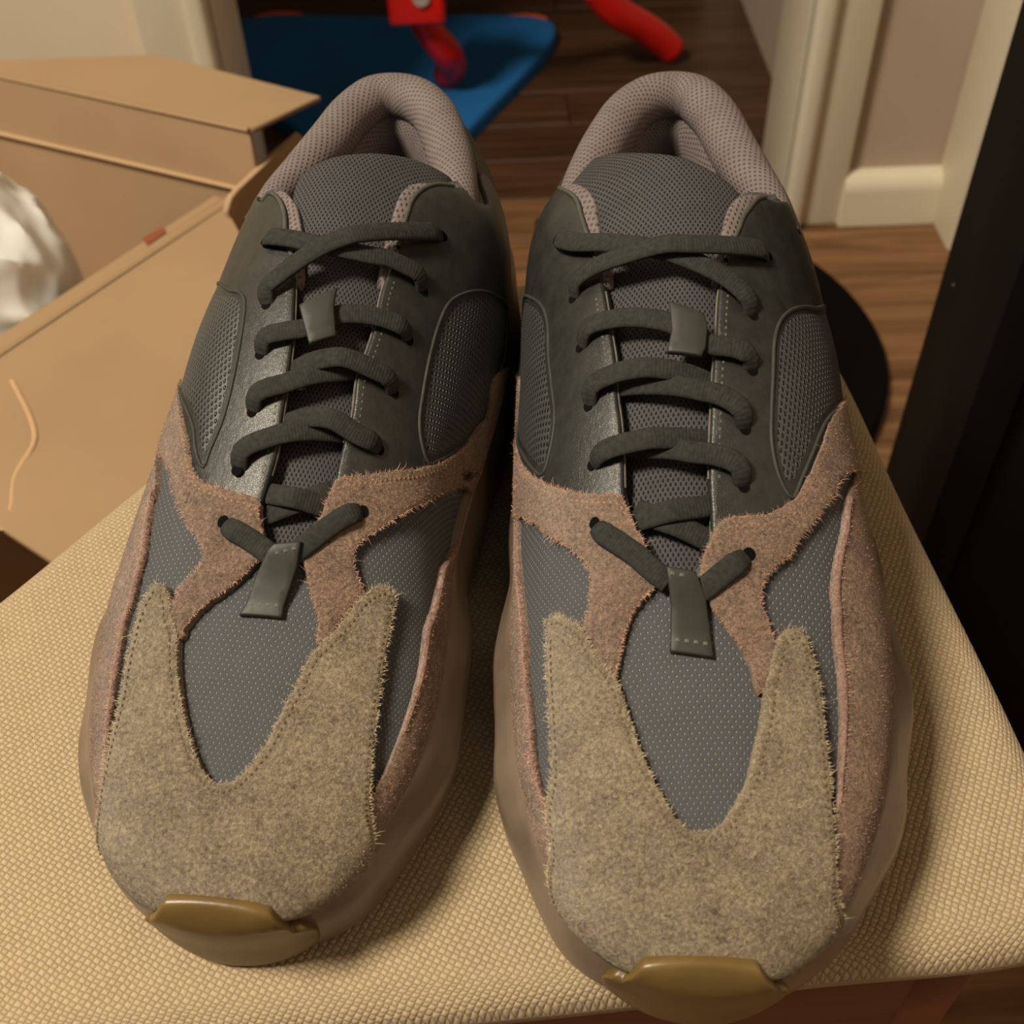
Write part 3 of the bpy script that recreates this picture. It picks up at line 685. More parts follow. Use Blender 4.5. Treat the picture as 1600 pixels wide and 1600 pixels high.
SHOE_DATA = {
 'R': {
  'toe_overlay': [(96.4,-0.584), (99.6,-0.583), (100.3,-0.551), (99.7,-0.509), (97.5,-0.465), (94.1,-0.415), (87.2,-0.370), (81.1,-0.305), (75.5,-0.276), (64.8,-0.239), (56.6,-0.199), (49.3,-0.155), (44.1,-0.106), (42.1,-0.045), (42.9,0.020), (46.7,0.075), (53.5,0.130), (61.7,0.160), (69.9,0.183), (78.3,0.195), (86.0,0.214), (90.8,0.231), (93.9,0.273), (94.1,0.315), (90.7,0.341), (84.6,0.365), (80.4,0.385), (71.5,0.411), (60.4,0.453), (51.2,0.500), (42.8,0.558), (32.6,0.664), (25.3,1.000), (21.1,1.000), (13.9,1.000), (9.2,0.800), (8.7,0.300), (8.7,-0.300), (9.2,-0.800), (13.9,-1.000), (21.1,-1.000), (25.2,-1.000), (31.1,-0.994), (42.2,-0.754), (49.5,-0.717), (58.0,-0.631), (70.3,-0.598), (85.5,-0.591)],
  'saddle_m': [(183.5,-0.939), (171.0,-0.878), (157.9,-0.786), (145.4,-0.664), (137.9,-0.559), (132.6,-0.459), (129.5,-0.367), (127.5,-0.279), (125.1,-0.254), (122.4,-0.237), (119.1,-0.220), (114.6,-0.190), (110.0,-0.163), (106.2,-0.139), (102.6,-0.155), (99.8,-0.193), (96.9,-0.223), (94.5,-0.241), (89.2,-0.266), (83.5,-0.286), (79.5,-0.306), (82.5,-0.354), (91.9,-0.438), (97.5,-0.410), (99.5,-0.398), (103.2,-0.386), (108.0,-0.388), (111.1,-0.404), (115.1,-0.446), (118.9,-0.502), (123.5,-0.575), (128.8,-0.640), (136.6,-0.747), (153.5,-0.950), (154.7,-0.840), (162.9,-1.000), (218.9,-1.000), (209.8,-0.930), (193.5,-0.860)],
  'saddle_l': [(120.1,0.080), (120.6,0.114), (121.1,0.160), (122.3,0.210), (124.7,0.260), (127.9,0.305), (132.1,0.342), (136.5,0.375), (143.2,0.422), (149.8,0.463), (156.5,0.505), (199.6,0.930), (209.8,1.000), (162.9,1.000), (162.9,0.940), (140.8,0.539), (131.6,0.462), (127.9,0.420), (122.4,0.373), (118.3,0.330), (112.5,0.280), (108.9,0.232), (105.9,0.203), (102.7,0.187), (99.1,0.190), (96.3,0.201), (91.3,0.225), (86.1,0.251), (80.0,0.205), (76.4,0.180), (84.0,0.145), (88.5,0.110), (92.4,0.075), (96.3,0.039), (99.1,0.019), (102.8,-0.005), (108.9,-0.002), (112.2,0.016), (116.5,0.037), (118.3,0.055)],
  'eyestay_m': [(120.0,-0.235), (125.1,-0.254), (129.4,-0.260), (137.0,-0.263), (146.1,-0.272), (155.7,-0.288), (164.1,-0.291), (174.1,-0.308), (189.5,-0.334), (200.4,-0.354), (209.1,-0.374), (214.8,-0.385), (222.3,-0.395), (228.7,-0.402), (234.5,-0.424), (248.7,-0.495), (251.6,-0.541), (248.3,-0.561), (250.6,-0.570), (273.1,-0.560), (281.3,-0.620), (283.4,-1.000), (213.8,-1.000), (193.5,-0.900), (168.8,-0.936), (142.5,-0.701), (133.0,-0.560), (124.6,-0.366)],
  'lining_m': [(191.8,-0.325), (205.5,-0.337), (212.5,-0.345), (218.9,-0.348), (226.1,-0.351), (233.1,-0.373), (241.5,-0.413), (251.3,-0.477), (280.0,-0.663), (251.5,-0.542), (238.6,-0.465), (229.7,-0.426), (221.1,-0.413), (205.4,-0.394), (194.5,-0.375)],
  'eyestay_l': [(114.9,0.044), (122.8,0.030), (129.8,0.027), (137.0,0.029), (144.9,0.034), (158.3,0.045), (168.1,0.058), (176.4,0.065), (182.8,0.075), (192.3,0.101), (198.7,0.129), (204.1,0.155), (209.8,0.180), (214.7,0.213), (220.0,0.252), (223.3,0.295), (226.2,0.356), (246.5,0.540), (264.9,0.560), (277.2,0.570), (283.4,0.640), (283.4,1.000), (213.8,1.000), (193.5,0.970), (146.1,0.461), (130.6,0.355), (121.7,0.267), (117.2,0.150)],
  'lining_l': [(184.4,0.060), (191.8,0.071), (199.2,0.086), (205.2,0.104), (210.0,0.119), (214.3,0.140), (218.4,0.178), (221.2,0.220), (223.7,0.270), (225.6,0.322), (218.9,0.281), (212.6,0.230), (204.7,0.183), (194.2,0.139), (185.0,0.110)],
  'quarter_m': [(144.3,-0.620), (150.4,-0.572), (158.1,-0.552), (171.3,-0.571), (182.6,-0.588), (194.8,-0.592), (203.0,-0.613), (212.8,-0.670), (227.9,-0.797), (229.1,-0.860), (218.9,-0.930), (198.5,-0.900), (181.8,-0.922), (160.4,-0.779), (148.3,-0.676)],
  'quarter_l': [(128.0,0.300), (131.9,0.262), (140.2,0.238), (148.9,0.241), (160.2,0.256), (170.8,0.271), (178.0,0.303), (184.0,0.357), (190.1,0.439), (196.6,0.533), (226.1,0.860), (218.9,0.930), (198.5,0.930), (154.2,0.478), (142.4,0.396), (134.0,0.342)],
  'side_l': [(138.2,0.587), (131.4,0.549), (125.1,0.522), (118.5,0.482), (113.2,0.460), (106.8,0.442), (101.2,0.448), (93.3,0.450), (84.0,0.474), (72.7,0.497), (61.3,0.516), (51.7,0.539), (42.7,0.550), (33.7,0.614), (25.3,0.743), (19.8,0.920), (17.0,1.020), (39.7,1.020), (71.0,1.020), (111.9,1.020), (152.7,1.020), (175.1,1.020)],
  'side_m': [(150.2,-0.947), (139.4,-0.925), (117.1,-0.807), (100.9,-0.755), (87.0,-0.736), (73.9,-0.724), (61.8,-0.742), (52.9,-0.726), (48.1,-0.705), (41.6,-0.716), (29.8,-0.953), (23.5,-0.997), (19.8,-0.900), (17.0,-1.020), (39.7,-1.020), (71.0,-1.020), (111.9,-1.020), (147.6,-1.020)],
  'tab': [(107.0,-0.115), (105.5,-0.023), (99.4,0.008), (88.0,0.029), (85.0,0.032), (86.4,-0.108), (97.8,-0.101)],
  'loop': [(175.9,-0.097), (171.9,0.011), (167.9,0.021), (162.3,0.014), (159.7,0.000), (161.3,-0.107), (167.3,-0.091)],
  'throat': [(104.9,-0.044), (106.5,-0.095), (107.1,-0.140), (111.7,-0.174), (116.3,-0.199), (120.4,-0.225), (124.0,-0.245), (129.2,-0.262), (137.7,-0.270), (147.0,-0.281), (156.8,-0.299), (165.4,-0.304), (175.6,-0.320), (191.5,-0.348), (201.8,-0.355), (212.0,-0.359), (221.2,-0.359), (228.6,-0.361), (237.2,-0.386), (249.8,-0.445), (281.5,-0.654), (248.5,-0.540), (270.0,-0.520), (290.7,-0.450), (306.9,-0.400), (318.9,-0.370), (327.8,-0.360), (338.3,-0.360), (338.3,0.360), (327.8,0.360), (318.9,0.370), (306.9,0.400), (290.7,0.450), (270.0,0.520), (254.7,0.530), (232.4,0.380), (227.3,0.300), (224.2,0.242), (221.0,0.195), (216.6,0.152), (212.0,0.130), (207.0,0.115), (201.0,0.095), (185.9,0.075), (177.6,0.071), (169.1,0.064), (159.2,0.050), (145.5,0.038), (137.6,0.032), (130.4,0.031), (121.8,0.035), (113.8,0.020), (108.9,0.000)],
  'tongue': [(101.7,-0.045), (103.4,-0.119), (111.2,-0.205), (123.8,-0.290), (139.0,-0.328), (158.6,-0.355), (180.0,-0.381), (201.7,-0.430), (219.4,-0.458), (246.4,-0.513), (280.3,-0.667), (287.7,-0.643), (294.1,-0.597), (260.2,-0.331), (243.4,-0.174), (234.0,-0.030), (229.5,0.070), (225.7,0.160), (222.2,0.215), (215.0,0.221), (196.7,0.177), (184.9,0.144), (162.4,0.106), (144.9,0.090), (128.5,0.080), (113.9,0.060), (105.0,0.029)],
  'laces': {
   'A': ([(220.5,-0.494), (210.4,-0.410), (202.6,-0.298), (196.6,-0.190), (191.0,-0.065), (187.3,0.017), (183.5,0.101), (179.0,0.165), (175.6,0.192)], 0, 5.2),
   'B': ([(193.6,-0.461), (196.3,-0.421), (195.8,-0.346), (193.6,-0.234), (192.8,-0.128), (192.6,-0.001), (194.7,0.129), (198.0,0.239), (199.1,0.276)], 0, 8.4),
   'C': ([(174.3,-0.431), (177.1,-0.377), (176.3,-0.291), (173.7,-0.178), (170.9,-0.091), (166.7,-0.018), (164.1,0.035), (163.5,0.110), (162.0,0.162), (159.0,0.179)], 0, 2.6),
   'D': ([(154.4,-0.397), (158.3,-0.364), (159.0,-0.294), (158.4,-0.195), (157.1,-0.071), (155.6,0.020), (154.6,0.070)], 2, 5.4),
   'D2': ([(158.8,-0.329), (156.3,-0.224), (153.9,-0.115), (151.7,-0.010), (149.9,0.075), (147.1,0.127), (142.8,0.147)], 1, 3),
   'E': ([(137.6,-0.385), (139.2,-0.320), (139.5,-0.196), (139.7,-0.073), (139.9,0.027), (140.0,0.067)], 2, 5.2),
   'E2': ([(140.8,-0.294), (138.6,-0.180), (137.4,-0.105), (135.9,-0.031), (135.0,0.050), (133.0,0.112), (128.0,0.138)], 1, 3),
   'F': ([(120.7,-0.258), (120.7,-0.213), (121.1,-0.136), (122.1,-0.045), (123.6,0.035), (124.6,0.070)], 3, 2.6),
   'F2': ([(124.0,-0.224), (120.1,-0.136), (117.9,-0.068), (114.9,0.023), (114.0,0.057)], 3, 0.6),
   'G': ([(121.7,-0.368), (118.4,-0.335), (114.3,-0.270), (110.4,-0.207), (106.6,-0.157), (103.5,-0.106)], 4, 3.6),
   'H': ([(111.6,0.150), (108.9,0.109), (105.8,0.064), (102.2,0.011), (99.9,-0.038)], 4, 3.6),
  },
 },
 'L': {
  'toe_overlay': [(91.3,0.459), (95.0,0.433), (96.7,0.415), (95.6,0.366), (92.3,0.337), (86.5,0.317), (81.0,0.285), (73.9,0.270), (63.2,0.235), (54.4,0.189), (46.2,0.125), (42.1,0.054), (42.3,-0.018), (46.4,-0.075), (52.7,-0.120), (60.3,-0.147), (68.9,-0.181), (77.6,-0.210), (82.7,-0.260), (89.8,-0.322), (96.2,-0.369), (99.9,-0.425), (101.0,-0.486), (98.7,-0.520), (93.6,-0.516), (84.0,-0.515), (73.1,-0.525), (62.4,-0.554), (52.3,-0.605), (43.3,-0.697), (34.9,-0.905), (30.6,-1.000), (21.1,-1.000), (13.9,-1.000), (9.2,-0.800), (8.7,-0.300), (8.7,0.300), (9.2,0.800), (13.9,1.000), (21.1,1.000), (28.0,1.000), (36.5,0.766), (45.6,0.664), (54.3,0.590), (64.7,0.529), (74.9,0.507), (85.0,0.481)],
  'saddle_l': [(117.4,0.065), (118.9,0.105), (119.9,0.159), (121.4,0.210), (123.3,0.271), (126.3,0.321), (132.8,0.367), (138.7,0.400), (146.0,0.454), (150.5,0.489), (199.6,0.930), (209.8,1.000), (162.9,1.000), (162.9,0.940), (129.9,0.461), (124.8,0.427), (116.8,0.361), (112.7,0.325), (107.7,0.270), (104.7,0.242), (102.6,0.233), (100.4,0.242), (97.8,0.270), (95.2,0.305), (91.8,0.320), (87.4,0.342), (82.7,0.312), (81.3,0.291), (80.0,0.270), (83.2,0.257), (87.1,0.221), (90.2,0.180), (93.0,0.130), (97.6,0.072), (100.5,0.042), (102.9,0.006), (106.8,0.019), (109.8,0.040), (113.2,0.055)],
  'saddle_m': [(125.4,-0.217), (127.8,-0.283), (130.1,-0.355), (134.1,-0.452), (138.9,-0.557), (145.1,-0.646), (151.1,-0.715), (162.9,-0.802), (175.7,-0.857), (186.3,-0.904), (193.5,-0.860), (209.8,-0.930), (218.9,-1.000), (162.9,-1.000), (154.7,-0.840), (170.4,-0.992), (159.5,-0.925), (145.9,-0.799), (134.3,-0.666), (126.3,-0.560), (120.3,-0.478), (114.8,-0.398), (111.4,-0.351), (107.6,-0.321), (104.2,-0.325), (100.8,-0.345), (97.6,-0.374), (92.5,-0.337), (85.4,-0.276), (80.8,-0.239), (81.6,-0.225), (86.8,-0.216), (94.7,-0.167), (101.8,-0.125), (105.3,-0.100), (109.8,-0.135), (114.4,-0.165), (119.6,-0.183), (123.4,-0.200)],
  'eyestay_l': [(114.4,0.070), (116.9,0.058), (124.5,0.040), (130.6,0.029), (141.2,0.027), (151.9,0.026), (161.9,0.030), (172.2,0.045), (181.0,0.063), (189.9,0.095), (198.1,0.140), (205.9,0.165), (212.1,0.197), (218.7,0.255), (221.6,0.299), (221.1,0.339), (246.5,0.540), (264.9,0.560), (277.2,0.570), (283.4,0.640), (283.4,1.000), (213.8,1.000), (193.5,0.970), (128.1,0.348), (120.3,0.274), (117.2,0.193), (115.2,0.107)],
  'lining_l': [(180.5,0.046), (189.5,0.056), (197.6,0.075), (204.6,0.102), (210.8,0.134), (216.5,0.185), (221.0,0.240), (222.1,0.282), (221.7,0.318), (214.7,0.234), (206.1,0.177), (195.1,0.135), (180.7,0.082)],
  'eyestay_m': [(121.8,-0.215), (126.3,-0.210), (136.1,-0.224), (143.8,-0.243), (154.9,-0.240), (164.1,-0.260), (171.6,-0.270), (183.0,-0.269), (189.2,-0.274), (201.0,-0.288), (210.1,-0.290), (215.3,-0.292), (220.6,-0.295), (227.0,-0.317), (232.3,-0.355), (236.6,-0.405), (240.6,-0.449), (238.7,-0.481), (250.6,-0.570), (273.1,-0.560), (281.3,-0.620), (283.4,-1.000), (213.8,-1.000), (193.5,-0.900), (180.1,-0.912), (161.3,-0.829), (145.8,-0.709), (131.3,-0.475), (124.5,-0.305)],
  'lining_m': [(186.6,-0.260), (196.8,-0.251), (206.5,-0.248), (213.7,-0.250), (221.1,-0.254), (226.1,-0.273), (229.6,-0.301), (234.9,-0.359), (241.2,-0.412), (244.1,-0.450), (237.2,-0.442), (230.0,-0.364), (223.6,-0.322), (215.5,-0.315), (206.1,-0.310), (189.0,-0.313)],
  'quarter_l': [(128.2,0.300), (132.4,0.288), (139.8,0.260), (147.4,0.246), (157.3,0.242), (168.0,0.247), (174.4,0.254), (178.7,0.270), (182.9,0.313), (186.0,0.369), (226.1,0.880), (218.9,0.930), (198.5,0.930), (142.8,0.398), (134.7,0.355), (130.1,0.324)],
  'quarter_m': [(144.3,-0.619), (147.1,-0.574), (152.4,-0.539), (162.6,-0.522), (174.7,-0.512), (187.4,-0.514), (196.3,-0.531), (205.3,-0.585), (213.1,-0.652), (220.2,-0.729), (229.1,-0.860), (218.9,-0.930), (198.5,-0.900), (191.8,-0.921), (176.1,-0.882), (158.5,-0.767), (149.4,-0.691)],
  'side_l': [(129.1,0.550), (126.0,0.564), (121.2,0.550), (115.6,0.539), (106.4,0.514), (100.2,0.526), (92.8,0.534), (90.2,0.553), (75.7,0.582), (62.5,0.615), (51.8,0.652), (41.5,0.701), (32.0,0.731), (23.0,0.867), (17.0,0.991), (19.8,0.920), (17.0,1.020), (39.7,1.020), (71.0,1.020), (111.9,1.020), (152.7,1.020), (171.0,1.020)],
  'side_m': [(165.7,-0.999), (157.4,-0.999), (149.5,-0.998), (141.5,-0.984), (127.9,-0.900), (121.6,-0.837), (113.1,-0.804), (103.9,-0.771), (96.5,-0.730), (83.5,-0.733), (73.9,-0.723), (64.0,-0.713), (54.0,-0.706), (46.7,-0.696), (40.5,-0.727), (34.3,-0.843), (28.6,-0.997), (19.8,-0.900), (17.0,-1.020), (39.7,-1.020), (71.0,-1.020), (111.9,-1.020), (157.8,-1.020)],
  'tab': [(103.7,-0.004), (105.3,-0.022), (106.6,-0.115), (100.3,-0.110), (89.8,-0.079), (86.7,-0.080), (86.7,0.075), (90.2,0.055), (97.1,0.032)],
  'loop': [(170.6,0.010), (174.0,-0.050), (177.4,-0.109), (171.7,-0.109), (162.9,-0.135), (159.1,-0.047), (165.3,-0.015)],
  'throat': [(103.2,-0.037), (104.4,0.007), (108.1,0.039), (112.3,0.060), (116.6,0.065), (125.1,0.050), (131.2,0.038), (141.8,0.036), (152.7,0.035), (162.9,0.040), (173.4,0.057), (183.1,0.071), (191.2,0.075), (199.5,0.090), (206.6,0.119), (213.1,0.155), (219.4,0.212), (225.0,0.280), (227.3,0.346), (254.7,0.530), (270.0,0.520), (290.7,0.450), (306.9,0.400), (318.9,0.370), (327.8,0.360), (338.3,0.360), (338.3,-0.360), (327.8,-0.360), (318.9,-0.370), (306.9,-0.400), (290.7,-0.450), (270.0,-0.520), (250.6,-0.540), (246.6,-0.424), (238.6,-0.365), (232.0,-0.305), (228.0,-0.276), (223.2,-0.257), (215.4,-0.253), (208.2,-0.251), (198.3,-0.255), (188.2,-0.270), (172.7,-0.275), (165.2,-0.265), (155.7,-0.244), (144.4,-0.246), (136.7,-0.225), (126.8,-0.210), (121.1,-0.183), (115.6,-0.161), (110.1,-0.134), (105.2,-0.105)],
  'tongue': [(100.8,-0.042), (106.4,0.063), (116.7,0.120), (127.0,0.095), (139.3,0.095), (155.6,0.105), (173.7,0.120), (192.3,0.155), (205.2,0.176), (216.5,0.203), (223.5,0.202), (228.4,0.155), (232.1,0.061), (235.1,-0.043), (239.2,-0.137), (244.9,-0.250), (247.5,-0.341), (246.9,-0.420), (235.8,-0.410), (214.1,-0.370), (195.2,-0.361), (177.7,-0.341), (158.0,-0.326), (144.3,-0.317), (133.0,-0.296), (121.5,-0.260), (108.3,-0.200), (101.5,-0.138)],
  'laces': {
   'A': ([(199.1,0.239), (196.3,0.164), (194.0,0.090), (191.7,-0.001), (190.8,-0.111), (191.5,-0.196), (193.0,-0.256), (193.7,-0.320), (194.0,-0.375), (191.6,-0.423)], 0, 5.2),
   'B': ([(173.6,0.160), (178.1,0.154), (181.0,0.105), (185.5,0.029), (190.0,-0.046), (195.0,-0.141), (203.0,-0.270), (208.9,-0.350), (213.1,-0.400), (214.9,-0.426)], 0, 8.4),
   'C': ([(157.9,0.150), (162.0,0.124), (163.5,0.060), (165.0,-0.020), (168.0,-0.075), (170.3,-0.116), (172.9,-0.230), (174.2,-0.331), (174.2,-0.388), (173.2,-0.416)], 0, 2.6),
   'D': ([(141.5,0.145), (145.8,0.121), (148.8,0.020), (152.2,-0.080), (155.5,-0.180), (159.0,-0.260)], 2, 3.2),
   'D2': ([(152.2,0.078), (153.4,0.021), (155.9,-0.075), (157.3,-0.175), (157.2,-0.285), (157.2,-0.354), (155.2,-0.405)], 1, 5.6),
   'E': ([(125.2,0.160), (130.4,0.142), (134.2,0.045), (136.5,-0.055), (138.2,-0.162), (139.4,-0.250)], 2, 3.2),
   'E2': ([(138.2,0.063), (139.0,0.016), (140.4,-0.085), (140.1,-0.169), (138.2,-0.270), (138.1,-0.340), (137.9,-0.383)], 1, 5.4),
   'F': ([(121.2,0.096), (120.0,0.048), (118.8,-0.036), (118.1,-0.144), (117.9,-0.210)], 3, 2.6),
   'F2': ([(114.4,0.060), (115.7,0.005), (118.4,-0.085), (122.1,-0.176), (124.1,-0.225)], 3, 0.6),
   'G': ([(112.0,0.183), (109.5,0.141), (107.5,0.093), (104.8,0.032), (101.9,-0.030)], 4, 3.6),
   'H': ([(119.1,-0.341), (116.7,-0.280), (112.1,-0.205), (106.8,-0.134), (103.2,-0.083)], 4, 3.6),
  },
 },
}
# ------------------------------------------------------------------ the sneakers
VK = 85.0                 # millimetres of surface per unit of v
def metric(uv): a = np.asarray(uv, float).copy(); a[:, 1] *= VK; return a

class Shoe:
    def __init__(s, name, data, origin, yaw, k, mirror):
        s.d = data; s.k = k * 0.001; s.mx = -1.0 if mirror else 1.0
        s.root = empty(name, (origin[0] * 0.001, origin[1] * 0.001, SEAT_Z), math.radians(yaw))
    # local millimetres -> metres of this shoe
    def P(s, p): p = np.asarray(p, float) * s.k; p = p.copy(); p[..., 0] *= s.mx; return p
    def obj(s, name, V, F, mat, parent=None, uv=None, smooth=True):
        return mesh_obj(name, s.P(V), F, mat, parent or s.root, smooth, uv, flip=(s.mx < 0))
    def on(s, uv, off):
        uv = np.asarray(uv, float)
        return surf(uv[:, 0], uv[:, 1]) + surf_n(uv[:, 0], uv[:, 1]) * np.asarray(off).reshape(-1, 1)
    def panel(s, name, poly_uv, off, thick, mat, r=0.8, grid=2.6, step=1.3, parent=None, jag=0.0, puff=0.0, holes=(), smooth_poly=True, rings=None, extra=None):
        polys = []
        for q in [poly_uv] + list(holes):
            m_ = metric(q)
            if smooth_poly == 'sharp':
                m_ = np.vstack([a + (b - a) * np.linspace(0, 1, max(int(np.linalg.norm(b - a) / step), 1), endpoint=False)[:, None] for a, b in zip(m_, np.roll(m_, -1, 0))])
            elif smooth_poly: m_ = catmull(m_, True, step)
            if jag > 0: m_ = m_ + rng.normal(0, jag, m_.shape)
            polys.append(m_)
        V, F, D, rim = fill(polys, grid, rings if rings is not None else (r * 0.35, r))
        uv = V.copy(); uv[:, 1] /= VK
        o = off(uv) if callable(off) else np.full(len(uv), float(off))
        q = np.clip(D / r, 0, 1)
        h = o - r + r * np.sqrt(np.clip(1 - (1 - q) ** 2, 0, 1))
        if puff: h = h + puff * (1 - np.exp(-D / 7.0))
        if extra is not None: h = h + extra(V, D)
        pts = list(s.on(uv, h)); fs = [tuple(f) for f in F]
        tex = list(V / 10.0)
        rv = sorted({i for e in rim for i in e}); mp = {}
        low = s.on(uv[rv], (h[rv] - thick))
        for kx, i in enumerate(rv): mp[i] = len(pts); pts.append(low[kx]); tex.append(V[i] / 10.0)
        for a, b in rim: fs.append((a, mp[a], mp[b], b))
        ob = s.obj(name, np.array(pts), fs, mat, parent, np.array(tex))
        s.last = polys
        return ob
    def fuzz(s, poly, off, mat, parent, name='suede_nap', edge_n=3.0, area=0.9, lmax=2.0, w=0.075):
        """short loose fibres along the raw edge and over the face of a suede panel"""
        P0 = []; Dr = []; Ln = []
        t = np.roll(poly, -1, 0) - np.roll(poly, 1, 0); t /= np.maximum(np.linalg.norm(t, axis=1, keepdims=True), 1e-9)
        nn = np.stack([t[:, 1], -t[:, 0]], -1)
        if in_poly((poly + nn * 0.6), poly).mean() > 0.5: nn = -nn
        n = int(len(poly) * edge_n)
        ii = rng.integers(0, len(poly), n)
        base = poly[ii] - nn[ii] * rng.uniform(0, 0.8, (n, 1)) + t[ii] * rng.uniform(-0.7, 0.7, (n, 1))
        dire = nn[ii] + rng.normal(0, 0.55, (n, 2))
        P0.append(base); Dr.append(np.concatenate([dire, rng.uniform(0.0, 0.9, (n, 1))], 1)); Ln.append(rng.uniform(0.5, 1.0, n) ** 2 * lmax * np.where(rng.random(n) < 0.06, 1.7, 0.75))
        lo, hi = poly.min(0), poly.max(0); m_ = int((hi - lo).prod() * area)
        c = rng.uniform(lo, hi, (m_, 2)); c = c[in_poly(c, poly)]; m_ = len(c)
        P0.append(c); Dr.append(np.concatenate([rng.normal(0, 1, (m_, 2)), rng.uniform(0.15, 0.6, (m_, 1))], 1)); Ln.append(rng.uniform(0.35, 0.95, m_))
        B = np.vstack(P0); Dd = np.vstack(Dr); L = np.concatenate(Ln)
        uv = B.copy(); uv[:, 1] /= VK
        ok = (np.abs(uv[:, 1]) < 0.99) & (uv[:, 0] > 17) & (rng.random(len(uv)) < np.interp(uv[:, 0], [17, 60], [0.35, 1.0])); L = L * np.interp(uv[:, 0], [17, 34], [0.45, 1.0]); uv, Dd, L = uv[ok], Dd[ok], L[ok]
        p = s.on(uv, np.full(len(uv), off - 0.15)); N = surf_n(uv[:, 0], uv[:, 1])
        pu = surf(uv[:, 0] + 0.5, uv[:, 1]) - surf(uv[:, 0] - 0.5, uv[:, 1]); pv = surf(uv[:, 0], uv[:, 1] + 0.5 / VK) - surf(uv[:, 0], uv[:, 1] - 0.5 / VK)
        for a in (pu, pv): a /= np.maximum(np.linalg.norm(a, axis=1, keepdims=True), 1e-6)
        d = pu * Dd[:, :1] + pv * Dd[:, 1:2] + N * Dd[:, 2:3]; d /= np.linalg.norm(d, axis=1, keepdims=True)
        side = np.cross(d, N + 0.2); side /= np.maximum(np.linalg.norm(side, axis=1, keepdims=True), 1e-6)
        mid = p + d * (L * 0.55)[:, None] + N * (0.08 * L)[:, None]; tip = p + d * L[:, None] + rng.normal(0, 0.12, p.shape) * L[:, None]
        ww = (w * rng.uniform(0.6, 1.2, len(p)))[:, None]
        V = np.stack([p - side * ww, p + side * ww, mid - side * ww * 0.7, mid + side * ww * 0.7, tip], 1).reshape(-1, 3)
        F = []
        for i in range(len(p)):
            b = i * 5; F += [(b, b+1, b+3, b+2), (b+2, b+3, b+4)]
        o = s.obj(name, V, F, mat, parent, None); o['kind'] = 'stuff'
        return o
    def stitches(s, path_uv, off, mat, parent, pitch=2.3, ln=1.5, w=0.32, name='stitching', closed=False, inset=0.0):
        m_ = catmull(metric(path_uv), closed, 0.5)
        t = np.gradient(m_, axis=0); t /= np.maximum(np.linalg.norm(t, axis=1, keepdims=True), 1e-9)
        if inset: m_ = m_ + np.stack([-t[:, 1], t[:, 0]], -1) * inset
        V, F = [], []; kstep = max(int(pitch / 0.5), 2); kl = max(int(ln / 0.5), 1)
        for i in range(0, len(m_) - kl, kstep):
            a, b = m_[i], m_[i + kl]; d = (b - a); L = np.linalg.norm(d)
            if L < 1e-6: continue
            d /= L; nr = np.array([-d[1], d[0]]) * w
            q = np.array([a - nr, a + nr, (a + b) / 2 - nr, (a + b) / 2 + nr, b - nr, b + nr]); q[:, 1] /= VK
            h = off(q) if callable(off) else np.full(6, float(off))
            pts = s.on(q, h + np.array([-0.1, -0.1, 0.28, 0.28, -0.1, -0.1])); o = len(V); V += list(pts)
            F += [(o, o+2, o+3, o+1), (o+2, o+4, o+5, o+3)]
        ob = s.obj(name, np.array(V), [f[::-1] for f in F], mat, parent); ob['kind'] = 'stuff'
        return ob
    def piping(s, name, path_uv, off, rad, mat, parent=None, closed=True, seg=8):
        m_ = catmull(metric(path_uv), closed, 1.2); uv = m_.copy(); uv[:, 1] /= VK
        h = off(uv) if callable(off) else np.full(len(uv), float(off))
        C = s.on(uv, h); N = surf_n(uv[:, 0], uv[:, 1]); n = len(C)
        T = (np.roll(C, -1, 0) - np.roll(C, 1, 0)) if closed else np.gradient(C, axis=0)
        T /= np.linalg.norm(T, axis=1, keepdims=True); B = np.cross(T, N); B /= np.linalg.norm(B, axis=1, keepdims=True); N2 = np.cross(B, T)
        V = []; F = []
        for i in range(n):
            for j in range(seg):
                a = 2 * math.pi * j / seg; V.append(C[i] + rad * (math.cos(a) * B[i] + math.sin(a) * N2[i]))
        for i in range(n if closed else n - 1):
            i2 = (i + 1) % n
            for j in range(seg): F.append((i*seg+j, i2*seg+j, i2*seg+(j+1) % seg, i*seg+(j+1) % seg))
        return s.obj(name, np.array(V), F, mat, parent)
    def lace(s, pts, kind, hm, parent):
        m_ = catmull(metric(pts), False, 0.25); uv = m_.copy(); uv[:, 1] /= VK
        n = len(m_); t = np.linspace(0, 1, n); Lm = n * 0.25
        f = lambda mm: min(mm / Lm, 0.4)
        top = 4.4
        st = {0: 'h', 1: 'u', 2: 'h', 3: 'u', 4: 'h'}[kind]; en = {0: 'h', 1: 'h', 2: 'u', 3: 'u', 4: 't'}[kind]
        kx, kh = [], []
        if st == 'h': kx += [0, f(2.0), f(5.0)]; kh += [-0.5, 3.0, top]
        else: kx += [0, f(4.0)]; kh += [-2.2, min(hm - 1.6, -0.6)]
        kx += [0.5]; kh += [hm]
        if en == 'h': kx += [1 - f(5.0), 1 - f(2.0), 1]; kh += [top, 3.0, -0.5]
        elif en == 'u': kx += [1 - f(4.0), 1]; kh += [min(hm - 1.6, -0.6), -2.2]
        else: kx += [1 - f(4.0), 1]; kh += [3.4, 2.6]
        h = np.interp(t, kx, kh)
        g = np.exp(-np.linspace(-2, 2, 25) ** 2); g /= g.sum()
        h = np.convolve(np.pad(h, 12, mode='edge'), g, 'valid')
        C = s.on(uv, h); N = surf_n(uv[:, 0], uv[:, 1])
        T = np.gradient(C, axis=0); T /= np.linalg.norm(T, axis=1, keepdims=True)
